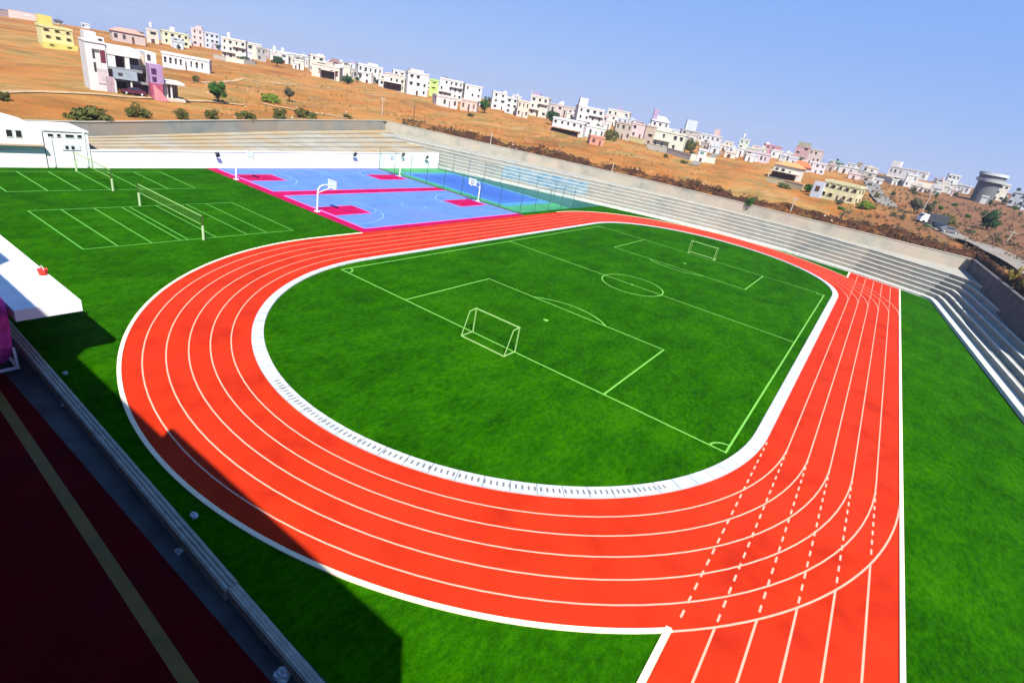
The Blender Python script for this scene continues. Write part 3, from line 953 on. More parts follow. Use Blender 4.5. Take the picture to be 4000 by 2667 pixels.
root = empty('white_canopy', (-30, -25.5, 0), 0, 'flat white canopy slab on posts at the left edge, half in shade', 'canopy')
MB().box(-40, 17.25, -1.55, 1.42, 3.35, 4.0).build('roof_slab', noise_mat('canopy_white', (.60, .61, .63), (.70, .70, .70), .6, .8, c3=(.55, .57, .60), s3=.5), root)
for x in (-36, -27, -18, -9, 0, 9):
    MB().box(x - .15, x + .15, -1.2, -.9, 0, 3.35).build('post', WHITEWALL, root)
t = empty('fire_bucket', (-17.6, -24.35, 4.0), 0, 'small red bucket on the edge of the white canopy', 'bucket')
MB().tube([(0, 0, 0), (0, 0, .38)], .2, 14, .27).build('bucket_body', flat('bucket_red', (.5, .02, .01), .4), t)
MB().tube([(.27 * math.cos(math.pi * k / 10), 0, .38 + .2 * math.sin(math.pi * k / 10)) for k in range(11)], .015, 6).build('bucket_handle', METALW, t)
root = empty('purple_banner', (-14.6, -28.2, .35), 0, 'purple cloth drape on a pale base standing at the end of the white canopy', 'banner')
fr = MB(); fr.box(-1.45, 1.45, -.95, -.8, 0, .12); fr.box(-1.45, 1.45, .8, .95, 0, .12); fr.box(-1.45, -1.3, -.8, .8, 0, .12); fr.box(1.3, 1.45, -.8, .8, 0, .12)
for sx in (-1, 1):
    for sy in (-1, 1):
        fr.box(sx * 1.38 - .06, sx * 1.38 + .06, sy * .88 - .06, sy * .88 + .06, .12, 1.3)
fr.build('base_frame', flat('pale_frame', (.5, .42, .45), .6), root)
cb = MB(); n = 40; lev = [(.15, .55), (.7, .8), (1.4, .95), (2.4, 1.04), (3.2, 1.08), (4.05, 1.08), (4.2, .95)]
vs = []
for z, s_ in lev:
    for k in range(n):
        a = 2 * math.pi * k / n
        fold = 1 + .09 * math.sin(a * 9) * (1.2 - z / 4)
        sx = 1.4 * s_ * fold; sy = .95 * s_ * fold
        c_, s2 = math.cos(a), math.sin(a)
        q = max(abs(c_), abs(s2)) ** .75
        vs.append((sx * c_ / q, sy * s2 / q, z))
fs = [(i * n + k, i * n + (k + 1) % n, (i + 1) * n + (k + 1) % n, (i + 1) * n + k) for i in range(len(lev) - 1) for k in range(n)] + [tuple((len(lev) - 1) * n + k for k in range(n))]
cb.add(vs, fs).build('cloth', noise_mat('purple_cloth', (.34, .02, .14), (.62, .06, .34), 2.5, .9), root, True)
bagm = flat('plastic_white', (.30, .33, .36), .4, .1)
def bag(px, py, z, s_, label):
    p = on_plane(px, py, z)
    mb = MB(); nn = 9; mm = 6; vs = []
    for j in range(mm):
        ph = math.pi * .5 * j / (mm - 1)
        for k in range(nn):
            a = 2 * math.pi * k / nn; rr = s_ * .75 * (1 + random.uniform(-.3, .3))
            vs.append((rr * math.cos(a) * math.cos(ph), rr * .7 * math.sin(a) * math.cos(ph), rr * .75 * math.sin(ph)))
    fs = [(j * nn + k, j * nn + (k + 1) % nn, (j + 1) * nn + (k + 1) % nn, (j + 1) * nn + k) for j in range(mm - 1) for k in range(nn)]
    o = mb.add(vs, fs).build('plastic_bag', bagm)
    o.location = (p[0], p[1], z)
    tag(o, label, 'bag', 'litter beside the parapet')
bag(146, 930, .31, .22, 'small crumpled white bag in the gutter at the upper end of the parapet')
bag(150, 858, .01, .25, 'white bag on the shaded grass beyond the upper end of the parapet')
bag(410, 1266, .31, .25, 'crumpled white bag in the gutter halfway along the parapet')
bag(445, 1185, .01, .28, 'white bag on the shaded grass between the parapet and the track')
bag(650, 1552, .31, .42, 'large bluish plastic bag in the gutter at the bottom of the picture')

# ------------------------------------------------------------------ town on the hillside
def pc(r, g, b2, k=.45):
    f = lambda c: ((c / 255.0 + .055) / 1.055) ** 2.4 if c > 10 else c / 255 / 12.92
    return (f(r) * k, f(g) * k, f(b2) * k)
WHITE = pc(250, 248, 245); CREAM = pc(252, 244, 222); BEIGE = pc(246, 226, 200); PINKH = pc(244, 212, 208); YEL = pc(250, 238, 130)
PALEB = pc(226, 236, 248); PALEG = pc(228, 242, 222); BROWN = pc(205, 160, 135); TAUPE = pc(190, 165, 140); GREYH = pc(170, 165, 160); LIME = pc(205, 240, 60)
ORANGE = pc(235, 115, 50); ROSE = pc(205, 110, 135); ROOFO = pc(240, 130, 80); LILAC = pc(205, 175, 215); TEAL = pc(120, 150, 135)
def hmat(c): return flat('house_plaster', tuple(round(x, 3) for x in c), .85, .07, .35)
WINC = flat('dark_window', (.03, .028, .03), .3, .3, .5, spec=.5)
BROWNW = flat('brown_opening', (.06, .025, .015), .7, .3, .5)
TANK = flat('tank_white', (.42, .43, .44), .6, .05)
TANKB = flat('tank_black', (.03, .03, .035), .5, .1)
GRP_H = 'houses on the far hillside'

def frame_at(px, pyb, rot=0.0):
    p, dist = at(px, pyb)
    dx, dy = CAM[0] - p[0], CAM[1] - p[1]
    return p, dist, math.atan2(dx, -dy) + R(rot)

def pix(p):
    c = ROWS @ (np.array(p) - CAM)
    return np.array([1176 + FPX * 2352 * c[0] / c[2], 784.1 + FPX * 2352 * c[1] / c[2]])
def m_per_px(p, flat=False):
    """metres per photo pixel, upright (or across the line of sight), for a thing standing at p"""
    p = np.array(p, float)
    if flat:
        v = p - CAM; u = np.array([v[1], -v[0], 0]); u /= np.linalg.norm(u)
        return 1.0 / abs((pix(p + u * .5) - pix(p - u * .5))[0])
    return 4.0 / abs((pix(p + [0, 0, 4]) - pix(p))[1])

def house(label, xl, xr, yb, yt, col, rot=0, floors=None, cols=None, wing=None, tower=None, tank=None, pitch=None, porch=None, wincol=None, depth=.75, balcony=False, cat='house', name='house', win=True, group=GRP_H):
    xc = (xl + xr) / 2
    p, dist, rz = frame_at(xc, yb, rot)
    s = m_per_px(p)
    sw = m_per_px(p, True)
    H = (yb - yt) * s; Wp = (xr - xl) * sw
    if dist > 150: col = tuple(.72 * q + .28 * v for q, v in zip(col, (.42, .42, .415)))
    W = Wp / (math.cos(R(rot)) + depth * abs(math.sin(R(rot)))); Dp = W * depth
    Dp = min(Dp, 16)
    root = empty(name, (p[0], p[1], p[2] - .3), rz, label, cat, group)
    # move back so that the front stands on the measured point
    off = Matrix.Rotation(rz, 3, 'Z') @ Vector((0, Dp * .45, 0))
    root.location.x += off.x; root.location.y += off.y
    root.location.z = min(p[2] - .3, terr_z(p[0] + off.x * 2, p[1] + off.y * 2) - .3, p[2] - .3)
    dz = p[2] - root.location.z
    Ht = H + dz
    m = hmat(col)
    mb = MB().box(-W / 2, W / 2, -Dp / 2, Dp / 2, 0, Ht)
    body = mb.build('wall', m, root)
    big = H / s > 26
    # parapet rim / roof
    if pitch:
        rh = pitch[1] * s
        o = .5
        rf = MB(); n0 = len(rf.v)
        rf.add([(-W / 2 - o, -Dp / 2 - o, Ht), (W / 2 + o, -Dp / 2 - o, Ht), (W / 2 + o, Dp / 2 + o, Ht), (-W / 2 - o, Dp / 2 + o, Ht), (-W / 4, 0, Ht + rh), (W / 4, 0, Ht + rh),
                (-W / 2 - o, -Dp / 2 - o, Ht - .15), (W / 2 + o, -Dp / 2 - o, Ht - .15), (W / 2 + o, Dp / 2 + o, Ht - .15), (-W / 2 - o, Dp / 2 + o, Ht - .15)],
               [(0, 1, 5, 4), (1, 2, 5), (2, 3, 4, 5), (3, 0, 4), (6, 7, 1, 0), (7, 8, 2, 1), (8, 9, 3, 2), (9, 6, 0, 3), (9, 8, 7, 6)])
        rf.build('roof', hmat(pitch[0]), root)
    else:
        rf = MB(); o = .18; t_ = .22; hh = .55
        rf.box(-W / 2 - o, W / 2 + o, -Dp / 2 - o, -Dp / 2 + t_, Ht - .2, Ht + hh)
        rf.box(-W / 2 - o, W / 2 + o, Dp / 2 - t_, Dp / 2 + o, Ht - .2, Ht + hh)
        rf.box(-W / 2 - o, -W / 2 + t_, -Dp / 2 + t_, Dp / 2 - t_, Ht - .2, Ht + hh)
        rf.box(W / 2 - t_, W / 2 + o, -Dp / 2 + t_, Dp / 2 - t_, Ht - .2, Ht + hh)
        rf.build('roof_parapet', m, root)
    fl = floors if floors is not None else max(1, round(H / 3.4))
    nc = cols if cols is not None else max(1, round(W / 4.2))
    wm = wincol or WINC
    rnd = random.Random(hash((xl, yb)) & 0xffff)
    if win:
        fh = H / fl
        for k in range(fl):
            z0 = dz + k * fh + fh * .32; z1 = z0 + fh * .42
            for c in range(nc):
                if rnd.random() < .12: continue
                xcn = -W / 2 + W * (c + .5) / nc + rnd.uniform(-.06, .06) * W / nc
                ww = W / nc * rnd.choice((.26, .34, .42))
                if k == 0 and c == nc // 2:
                    MB().box(xcn - ww * .35, xcn + ww * .35, -Dp / 2 - .06, -Dp / 2 + .02, dz, dz + fh * .66).build('door', BROWNW, root); continue
                wo = MB().box(xcn - ww / 2, xcn + ww / 2, -Dp / 2 - .05, -Dp / 2 + .02, z0, z1).build('window', wm, root)
                if big:
                    MB().box(xcn - ww * .62, xcn + ww * .62, -Dp / 2 - .55, -Dp / 2 - .001, z1 + .08, z1 + .2).build('sunshade', m, wo)
            if abs(rot) > 12:
                sx = 1 if rot < 0 else -1
                for c in range(2):
                    yy = -Dp / 2 + Dp * (c + .5) / 2
                    MB().box(sx * W / 2 - .02, sx * W / 2 + .05, yy - Dp * .09, yy + Dp * .09, z0, z1).build('window', wm, root) if sx > 0 else MB().box(-W / 2 - .05, -W / 2 + .02, yy - Dp * .09, yy + Dp * .09, z0, z1).build('window', wm, root)
            if balcony and k > 0:
                bx0, bx1 = (-W / 2, W * .05) if k % 2 else (-W * .05, W / 2)
                bl = MB().box(bx0, bx1, -Dp / 2 - 1.2, -Dp / 2 - .01, dz + k * fh - .12, dz + k * fh + .05)
                bl.box(bx0, bx1, -Dp / 2 - 1.2, -Dp / 2 - 1.08, dz + k * fh + .05, dz + k * fh + .85)
                bl.build('balcony', m, root)
    if wing:   # (x from, x to, height) in pixels, relative to house centre, standing forward
        for (a, b2, hh, fw, c2) in wing:
            x0, x1 = (a - xc) * sw, (b2 - xc) * sw
            MB().box(x0, x1, -Dp / 2 - fw, -Dp / 2 - .02, 0, hh * s + dz).build('wing', hmat(c2), root)
            nn = max(1, round((x1 - x0) / 4))
            for k in range(nn):
                q = x0 + (x1 - x0) * (k + .5) / nn
                MB().box(q - .6, q + .6, -Dp / 2 - fw - .05, -Dp / 2 - fw + .02, dz + hh * s * .35, dz + hh * s * .7).build('window', wm, root)
    if tower:
        for (a, b2, top, c2) in tower:
            x0, x1 = (a - xc) * sw, (b2 - xc) * sw
            x0, x1 = max(x0, -W / 2), min(max(x1, x0 + 1), W / 2 + 1.5)
            MB().box(x0, x1, -Dp / 2 + .4, -Dp / 2 + .4 + max(2.2, (x1 - x0)), Ht - .05, Ht + (yt - top) * s).build('stair_tower', hmat(c2), root)
    if tank:
        for (a, top, c2) in tank:
            x0 = max(-W / 2 + .7, min(W / 2 - .7, (a - xc) * sw)); hh = (yt - top) * s
            MB().tube([(x0, 0, Ht + hh * .35), (x0, 0, Ht + hh)], .75, 12).build('water_tank', c2, root)
            st = MB()
            for q in (-.5, .5):
                for r_ in (-.5, .5): st.tube([(x0 + q, r_, Ht - .1), (x0 + q, r_, Ht + hh * .35)], .07, 5)
            st.build('tank_stand', m, root)
    if porch:
        a, b2, hh, c2 = porch
        x0, x1 = (a - xc) * sw, (b2 - xc) * sw
        pr = MB().box(x0, x1, -Dp / 2 - 2.6, -Dp / 2 - .02, dz + hh * s - .25, dz + hh * s)
        for q in (x0 + .2, x1 - .2): pr.box(q - .15, q + .15, -Dp / 2 - 2.5, -Dp / 2 - 2.2, 0, dz + hh * s - .25)
        pr.build('porch', hmat(c2), root)
        MB().box(x0 + .5, x1 - .5, -Dp / 2 - .08, -Dp / 2 - .03, dz + .1, dz + hh * s - .5).build('opening', BROWNW, root)
    return root

def yard_wall(label, pts, h, col, cap=None):
    """low compound wall following the ground through measured points"""
    P = [at(x, y)[0] for x, y in pts]
    root = empty('compound_wall', tuple(P[0]), 0, label, 'wall', 'compound walls on the hillside')
    mb = MB(); cp = MB()
    for a, b2 in zip(P[:-1], P[1:]):
        n = max(1, int(math.dist(a[:2], b2[:2]) // 6))
        for k in range(n):
            u, v = k / n, (k + 1) / n
            p = a + (b2 - a) * u; q = a + (b2 - a) * v
            zp, zq = terr_z(p[0], p[1]), terr_z(q[0], q[1])
            e = Vector((q[0] - p[0], q[1] - p[1])).normalized(); nn = Vector((-e.y, e.x)) * .12
            def pt(c, sg, z, k2=1): return (c[0] + sg * nn.x * k2 - P[0][0], c[1] + sg * nn.y * k2 - P[0][1], z - P[0][2])
            z0 = min(zp, zq) - .4; z1 = max(zp, zq) + h
            mb.add([pt(p, -1, z0), pt(q, -1, z0), pt(q, 1, z0), pt(p, 1, z0), pt(p, -1, z1), pt(q, -1, z1), pt(q, 1, z1), pt(p, 1, z1)],
                   [(0, 3, 2, 1), (4, 5, 6, 7), (0, 1, 5, 4), (1, 2, 6, 5), (2, 3, 7, 6), (3, 0, 4, 7)])
            cp.add([pt(p, -1, z1, 1.6), pt(q, -1, z1, 1.6), pt(q, 1, z1, 1.6), pt(p, 1, z1, 1.6), pt(p, -1, z1 + .1, 1.6), pt(q, -1, z1 + .1, 1.6), pt(q, 1, z1 + .1, 1.6), pt(p, 1, z1 + .1, 1.6)],
                   [(0, 3, 2, 1), (4, 5, 6, 7), (0, 1, 5, 4), (1, 2, 6, 5), (2, 3, 7, 6), (3, 0, 4, 7)])
    mb.build('wall', hmat(col), root); cp.build('cap', hmat(cap or col), root)
    return root

# ---- the nearest houses, built one by one
yh = house('bright yellow stepped house alone at the upper left of the dry slope', 95, 178, 113, 66, YEL, 12, 3, 3, tower=[(92, 130, 41, YEL)], wing=[(95, 178, 13, 2.2, YEL)], group=GRP_H, wincol=flat('olive_window', (.10, .085, .02), .5, .3))

def big_villa():
    p, dist, rz = frame_at(285, 213, 0)
    s = m_per_px(p)
    rz += R(8)
    root = empty('white_villa', (p[0], p[1], p[2] - .4), rz, 'large unfinished white villa with shaded balconies and purple outside stair, nearest on the slope', 'house')
    sw = m_per_px(p, True)
    X = lambda px: (px - 285) * sw
    Z = lambda dy: dy * s * .95 + .4
    ZB = lambda dy: dy * s * .85 + .4          # pixels above the base
    m = hmat(WHITE); sh = flat('villa_grey', (.16, .17, .17), .85, .1); mv = flat('villa_mauve', (.28, .20, .23), .85, .15)
    dp = 11.0
    # tall left block
    red = flat('maroon_shutter', (.10, .015, .03), .6)
    MB().box(X(208), X(252), -1.2, 7.5, 0, ZB(122)).build('wall', m, root)
    MB().box(X(207), X(253), -1.35, 7.6, ZB(122), ZB(126)).build('roof_slab', m, root)
    MB().box(X(212), X(238), .5, 5.5, ZB(126), ZB(148)).build('stair_tower', m, root)
    MB().box(X(236), X(252), -1.0, 4, ZB(126), ZB(138)).build('roof_room', m, root)
    MB().box(X(239), X(248), -1.06, -.99, ZB(129), ZB(134)).build('window', WINC, root)
    MB().box(X(222), X(227), -1.26, -1.18, ZB(82), ZB(106)).build('window', WINC, root)
    MB().box(X(227.4), X(238), -1.24, -1.18, ZB(98), ZB(106)).build('window', flat('grey_louvre', (.09, .09, .09), .7), root)
    MB().box(X(239), X(250), -1.26, -1.18, ZB(74), ZB(106)).build('window', red, root)
    MB().box(X(222), X(227), -1.26, -1.18, ZB(48), ZB(72)).build('window', WINC, root)
    MB().box(X(228), X(252), -1.31, -1.21, ZB(18), ZB(58)).build('plaster_panel', flat('villa_blush', (.36, .31, .32), .85, .15), root)
    MB().box(X(245), X(262), -1.6, -1.22, 0, ZB(40)).build('lower_wall', mv, root)
    # upper storey front to the right
    MB().box(X(252), X(332), 1.5, dp, 0, Z(108)).build('wall', m, root)
    MB().box(X(252), X(330), -1.0, 1.4, Z(88), Z(108)).build('fascia', m, root)
    MB().box(X(252), X(332), -1.0, 1.4, Z(54), Z(60)).build('floor_slab', sh, root)
    MB().box(X(252), X(272), -.9, 1.3, Z(60), Z(88)).build('pier', m, root)
    MB().box(X(294), X(304), -.9, 1.3, Z(60), Z(88)).build('pier', m, root)
    MB().box(X(273), X(293), 1.42, 1.49, Z(61), Z(87)).build('window', flat('maroon_shutter', (.10, .015, .03), .6), root)
    MB().box(X(305), X(330), 1.42, 1.49, Z(70), Z(87)).build('window', WINC, root)
    # balcony, recess and ground floor openings
    bl = MB().box(X(262), X(316), -2.2, -1.02, Z(34), Z(54)).build('balcony', flat('slate_blue', (.20, .24, .28), .8, .1), root)
    MB().box(X(272), X(282), -2.26, -2.19, Z(42), Z(49)).build('balcony_opening', WINC, bl)
    MB().box(X(300), X(346), -.5, 1.4, Z(26), Z(32)).build('floor_slab', sh, root)
    MB().box(X(302), X(344), 1.4, 1.49, Z(33), Z(54)).build('window', BROWNW, root)
    MB().box(X(303), X(343), 1.38, 1.49, Z(4), Z(24)).build('garage_opening', WINC, root)
    MB().box(X(268), X(296), 1.38, 1.49, Z(2), Z(24)).build('garage_opening', BROWNW, root)
    for q in (262, 299): MB().box(X(q), X(q + 4), -1.9, -1.5, 0, Z(34)).build('column', m, root)
    MB().box(X(332), X(345), 2, dp, 0, Z(96)).build('wall', hmat(BEIGE), root)
    MB().box(X(345), X(372), .5, dp * .8, 0, Z(108)).build('wall', m, root)
    MB().box(X(350), X(358), .42, .5, Z(88), Z(102)).build('window', WINC, root)
    # purple outside stair
    pu = flat('stair_purple', (.25, .16, .28), .8, .1); pk = flat('stair_rose', (.26, .05, .09), .8, .1)
    st = MB().box(X(345), X(377), -2.8, .4, Z(36), Z(82)).build('stair_enclosure', pu, root)
    MB().box(X(349), X(361), -2.86, -2.79, Z(58), Z(72)).build('stair_opening', flat('dark_purple', (.05, .01, .06), .8), st)
    MB().box(X(350), X(360), -2.86, -2.79, Z(40), Z(52)).build('stair_opening', flat('dark_purple', (.05, .01, .06), .8), st)
    lo = MB().box(X(345), X(374), -2.8, .4, 0, Z(36)).build('stair_base', pk, root)
    f = MB(); n = 9
    for k in range(n):
        f.box(X(349) + (X(384) - X(349)) * (n - 1 - k) / n, X(349) + (X(384) - X(349)) * (n - k) / n, -3.9, -2.82, 0, Z(32) * (k + 1) / n)
    f.build('stair_flight', flat('stair_pink', (.42, .16, .18), .8, .1), root)
    MB().box(X(348), X(362), -2.86, -2.8, Z(6), Z(20)).build('stair_opening', flat('dark_purple', (.05, .01, .06), .8), lo)
    # carport at the right
    MB().box(X(378), X(432), -2.0, 5, Z(38), Z(44)).build('carport_slab', m, root)
    MB().box(X(379), X(389), -1.5, 4, 0, Z(38)).build('carport_wall', m, root)
    MB().box(X(402), X(426), 2.5, 5, 0, Z(38)).build('carport_wall', hmat(TAUPE), root)
    MB().box(X(396), X(400), -1.6, -1.2, 0, Z(38)).build('column', m, root)
    MB().box(X(380), X(432), -2.0, 4, 0, .55).build('plinth', hmat(BEIGE), root)
    return root
big_villa()

def car(label, px, py, col, turn, name='parked_car'):
    p, d, rz = frame_at(px, py, 0)
    root = empty(name, (p[0], p[1], p[2] + .02), rz + R(turn), label, 'car')
    L, W = 4.2, 1.7
    m = flat('car_paint', col, .3, .05, 1, spec=.6)
    prof = [(-2.1, .35), (-2.1, .75), (-1.95, .88), (-1.1, .95), (-.6, 1.42), (.9, 1.45), (1.55, .98), (2.05, .9), (2.1, .6), (2.1, .35)]
    n = len(prof)
    mb = MB()
    mb.add([(x, -W / 2 * (.88 if z > 1.2 else 1), z) for x, z in prof] + [(x, W / 2 * (.88 if z > 1.2 else 1), z) for x, z in prof],
           [tuple(range(n)), tuple(range(2 * n - 1, n - 1, -1))] + [((i + 1) % n, i, n + i, n + (i + 1) % n) for i in range(n)])
    mb.build('body', m, root)
    for sy in (-1, 1):
        MB().add([(-.95, sy * .86, .98), (1.35, sy * .86, 1.0), (.85, sy * .77, 1.38), (-.55, sy * .77, 1.36)], [(0, 1, 2, 3)]).build('side_window', GLASS, root)
        for x in (-1.3, 1.3):
            wv = MB().tube([(x, sy * .68, .32), (x, sy * .88, .32)], .32, 14).build('wheel', TANKB, root)
            MB().tube([(x, sy * .88, .32), (x, sy * .895, .32)], .18, 10).build('rim', TANK, wv)
    return root
car('maroon car parked in front of the big white villa', 308, 219, (.07, .01, .03), 5)

house('long low white house wing with a row of small windows behind the villa', 372, 486, 162, 132, WHITE, -14, 1, 9, depth=.22)
house('brown pink tiled house directly behind the roof of the big villa', 256, 338, 100, 76, pc(222, 190, 175), 6, 1, 4, pitch=(pc(215, 170, 150), 9))
house('narrow pale house with a white tank above the brown roof, on the skyline', 338, 366, 100, 70, BEIGE, 0, 2, 1, tank=[(350, 52, TANK)])
house('yellow green house with a white roof tank beside two dark trees', 372, 438, 106, 76, pc(245, 245, 190), 8, 2, 4, tower=[(393, 404, 64, WHITE)])
house('rose pink three storey house left of the pale blue one', 440, 470, 107, 68, PINKH, -8, 3, 2, tower=[(452, 466, 60, PINKH)], wincol=BROWNW)
house('pale blue white house right of the rose pink house', 469, 506, 109, 74, PALEB, 10, 3, 3)
house('large beige house inside a cream compound wall with a white mast on its roof', 508, 568, 138, 92, CREAM, -6, 3, 4, tower=[(524, 531, 78, WHITE)], balcony=True)
house('cream house with deep dark window right of the large beige house', 564, 603, 137, 102, CREAM, 6, 2, 2)
yard_wall('cream compound wall in front of the large beige house', [(491, 134), (520, 142), (560, 148), (586, 150)], 1.9, CREAM)
house('pale grey house at the end of the cream compound wall', 590, 612, 142, 112, GREYH, 0, 2, 2)
house('small pink house with flat roof left of the pale green twin gables', 597, 628, 133, 113, PINKH, 5, 2, 3)
house('pale green house with two pointed roof towers behind a round tree', 624, 661, 137, 117, PALEG, -5, 2, 3, tower=[(627, 634, 106, PALEG), (646, 653, 106, PALEG)])
house('white flat house half hidden by a grey green tree', 658, 692, 138, 117, WHITE, 6, 2, 3)
house('lilac white house with a dark square window on the skyline', 690, 711, 141, 121, PALEB, 0, 2, 1)
house('cream house with stair tower above the red brown verandah house', 710, 748, 168, 130, CREAM, 10, 3, 2, tower=[(728, 743, 124, WHITE)], balcony=True)
house('red brown verandah house with two dark arched openings', 712, 784, 181, 152, BEIGE, -10, 1, 5, porch=(736, 772, 20, PINKH), wincol=BROWNW)
house('brown roofed house between the verandah house and the tall tree', 756, 782, 158, 139, BROWN, 0, 2, 2, pitch=(pc(150, 115, 105), 8))
house('white house with a slim pointed stair tower right of the verandah house', 780, 800, 156, 137, WHITE, 8, 2, 1, tower=[(782, 787, 128, PALEB)])
house('mauve white house with pale gable behind the two dark trees', 800, 824, 162, 140, PALEB, -6, 2, 2, tower=[(806, 814, 132, LILAC)])
house('long bright white house with broad flat balcony slabs in the middle of the row', 818, 880, 190, 153, WHITE, 9, 2, 5, balcony=True, tower=[(842, 866, 146, WHITE)])
house('cream house on stilts with a dark green shaded undercroft', 878, 930, 208, 178, CREAM, -7, 2, 4, porch=(880, 924, 18, CREAM))
house('tall white apartment house with scattered dark windows beside the lime front', 930, 984, 220, 170, WHITE, 12, 3, 3, tower=[(938, 968, 162, WHITE)])
house('narrow lime green house front squeezed between white houses', 984, 1004, 222, 186, LIME, 0, 3, 1, depth=.9, tower=[(986, 1002, 181, pc(170, 205, 170))], wincol=flat('lime_window', (.24, .32, .03), .6))
house('broad white house right of the lime green front', 1004, 1062, 228, 186, WHITE, -8, 3, 5, balcony=True, tower=[(1014, 1022, 180, GREYH)])
house('long pale pink low building below the white houses', 996, 1054, 247, 224, pc(250, 228, 222), 15, 1, 4, win=True)
house('white stepped house left of the dark cone shaped tree', 1062, 1104, 240, 199, WHITE, 7, 3, 3, tower=[(1098, 1110, 196, LILAC)])
house('small salmon house with two dark doors at the foot of the cone tree', 1054, 1096, 256, 232, pc(245, 205, 180), -10, 1, 3, wincol=BROWNW)
house('white house just right of the dark cone shaped tree', 1126, 1160, 252, 214, WHITE, 6, 3, 2, tower=[(1150, 1158, 208, WHITE)])
house('white house with a single grey blue window strip, second right of the cone tree', 1157, 1188, 262, 227, WHITE, -6, 3, 2)
house('ochre columned house with tan pillars on the edge of the slope', 1184, 1212, 270, 234, BEIGE, 8, 2, 3, wincol=BROWNW)
house('cream house with pale tower left of the dark round tree', 1211, 1256, 268, 224, CREAM, -9, 3, 3, tower=[(1196, 1212, 213, WHITE), (1214, 1232, 216, LILAC)], balcony=True)
house('grey brown roofed house behind the dark round tree', 1258, 1316, 268, 244, pc(205, 190, 175), 5, 1, 4, tower=[(1281, 1290, 234, WHITE)])
house('tall white villa with a tank tower and many balconies, the biggest house in the middle', 1316, 1382, 296, 250, WHITE, 10, 3, 4, tower=[(1318, 1338, 231, WHITE)], balcony=True)
house('white lower wing with brown brick arches below the tall white villa', 1262, 1340, 308, 278, WHITE, -8, 2, 5, porch=(1262, 1330, 11, pc(225, 170, 140)))
house('white front terrace house at the foot of the tall white villa', 1330, 1388, 316, 292, WHITE, 8, 1, 4)
house('small orange brick hut standing on the bare slope', 1350, 1387, 334, 316, ORANGE, 12, 1, 2, wincol=BROWNW)
house('cream block with white roof room on the skyline right of the tall villa', 1388, 1442, 286, 253, CREAM, -7, 2, 4, tower=[(1412, 1422, 246, LILAC), (1424, 1442, 254, WHITE)])
house('taupe shaded house below the cream block with the roof room', 1406, 1446, 320, 284, TAUPE, 8, 2, 3)
house('pale pink house with rounded top between taupe and brown houses', 1444, 1476, 318, 286, PINKH, -6, 2, 2)
house('brown unfinished house with a dark opening left of the cream arcade house', 1474, 1500, 332, 292, pc(195, 160, 125), 6, 3, 1, wincol=BROWNW)
house('white house with a sloped shed roof and pale lilac stair tower', 1488, 1532, 310, 280, WHITE, 8, 2, 3, tower=[(1488, 1500, 255, LILAC)], pitch=(PALEB, 12))
house('cream green arcade house with rows of small dark windows near the slope edge', 1492, 1568, 346, 306, pc(250, 248, 220), -9, 2, 5, tower=[(1515, 1530, 296, WHITE)], balcony=True)
yard_wall('yellow low wall in front of the pale pink house', [(1442, 322), (1475, 332)], 1.8, pc(250, 235, 170))
yard_wall('long cream compound wall below the arcade house running down the slope', [(1484, 341), (1530, 352), (1584, 369), (1640, 377)], 2.2, CREAM)
house('grey white house carrying a tall square white tank tower', 1560, 1606, 318, 300, GREYH, 6, 2, 3, tower=[(1568, 1592, 276, PALEB)])
house('broad white house with pink roof room above the small white cabin', 1602, 1650, 338, 312, WHITE, -10, 2, 4, tower=[(1630, 1642, 296, PINKH)])
house('small white cabin with a teal window at the bottom of the compound wall', 1597, 1618, 372, 346, WHITE, 8, 2, 1, wincol=flat('teal_window', (.06, .16, .14), .5))
house('pale house on the skyline behind the tank tower', 1606, 1632, 312, 298, CREAM, 0, 1, 3)
house('tiny green white house with a tank beside a tree on the skyline', 1694, 1716, 342, 320, PALEG, 0, 2, 2, tank=[(1700, 306, TANK)])
house('low white and pink house with terrace on the right slope', 1708, 1762, 372, 352, pc(248, 225, 230), -10, 1, 5)
house('magenta rose house behind the white and pink terrace house', 1750, 1790, 356, 336, ROSE, 6, 2, 3, tower=[(1749, 1760, 330, WHITE)])
house('brown grey tower house with a green grey top behind the orange roof', 1820, 1852, 366, 338, pc(200, 130, 130), 0, 3, 2, tower=[(1822, 1850, 328, pc(175, 175, 150))])
house('beige flat house right of the brown grey tower house', 1850, 1882, 374, 346, pc(230, 205, 190), -6, 2, 3)
house('cream bungalow with long shaded verandah below an orange roof', 1766, 1834, 412, 382, CREAM, -12, 1, 4, porch=(1766, 1830, 16, CREAM), pitch=(pc(235, 170, 110), 9))
house('house with bright orange tiled roof above the cream bungalow', 1812, 1856, 394, 382, pc(250, 225, 205), -8, 1, 3, pitch=(ROOFO, 12))
house('pinkish white flat house right of the orange tiled roof', 1850, 1892, 398, 376, pc(248, 232, 240), 8, 2, 3)
house('pale yellow villa with brown arched windows, nearest house on the right', 1874, 1966, 462, 424, pc(250, 240, 170), -14, 2, 5, wincol=BROWNW, wing=[(1860, 1884, 34, 1.5, PALEB)])
yard_wall('cream compound wall in front of the cream bungalow', [(1760, 418), (1800, 426), (1842, 438)], 1.6, pc(250, 235, 190))
yard_wall('long white wall along the red soil beside the road', [(1888, 386), (1920, 391), (1952, 400)], 1.8, WHITE)
house('low shed with green roof behind the long white wall', 1903, 1934, 386, 374, TEAL, 0, 1, 2, win=False, pitch=(TEAL, 4), cat='shed')
house('tiny white house with a dark tank at the right skyline', 1906, 1924, 374, 364, WHITE, 0, 1, 2, tank=[(1922, 358, TANKB)])
house('small bright white house near the top of the road', 1944, 1962, 384, 372, PALEB, 0, 1, 2)
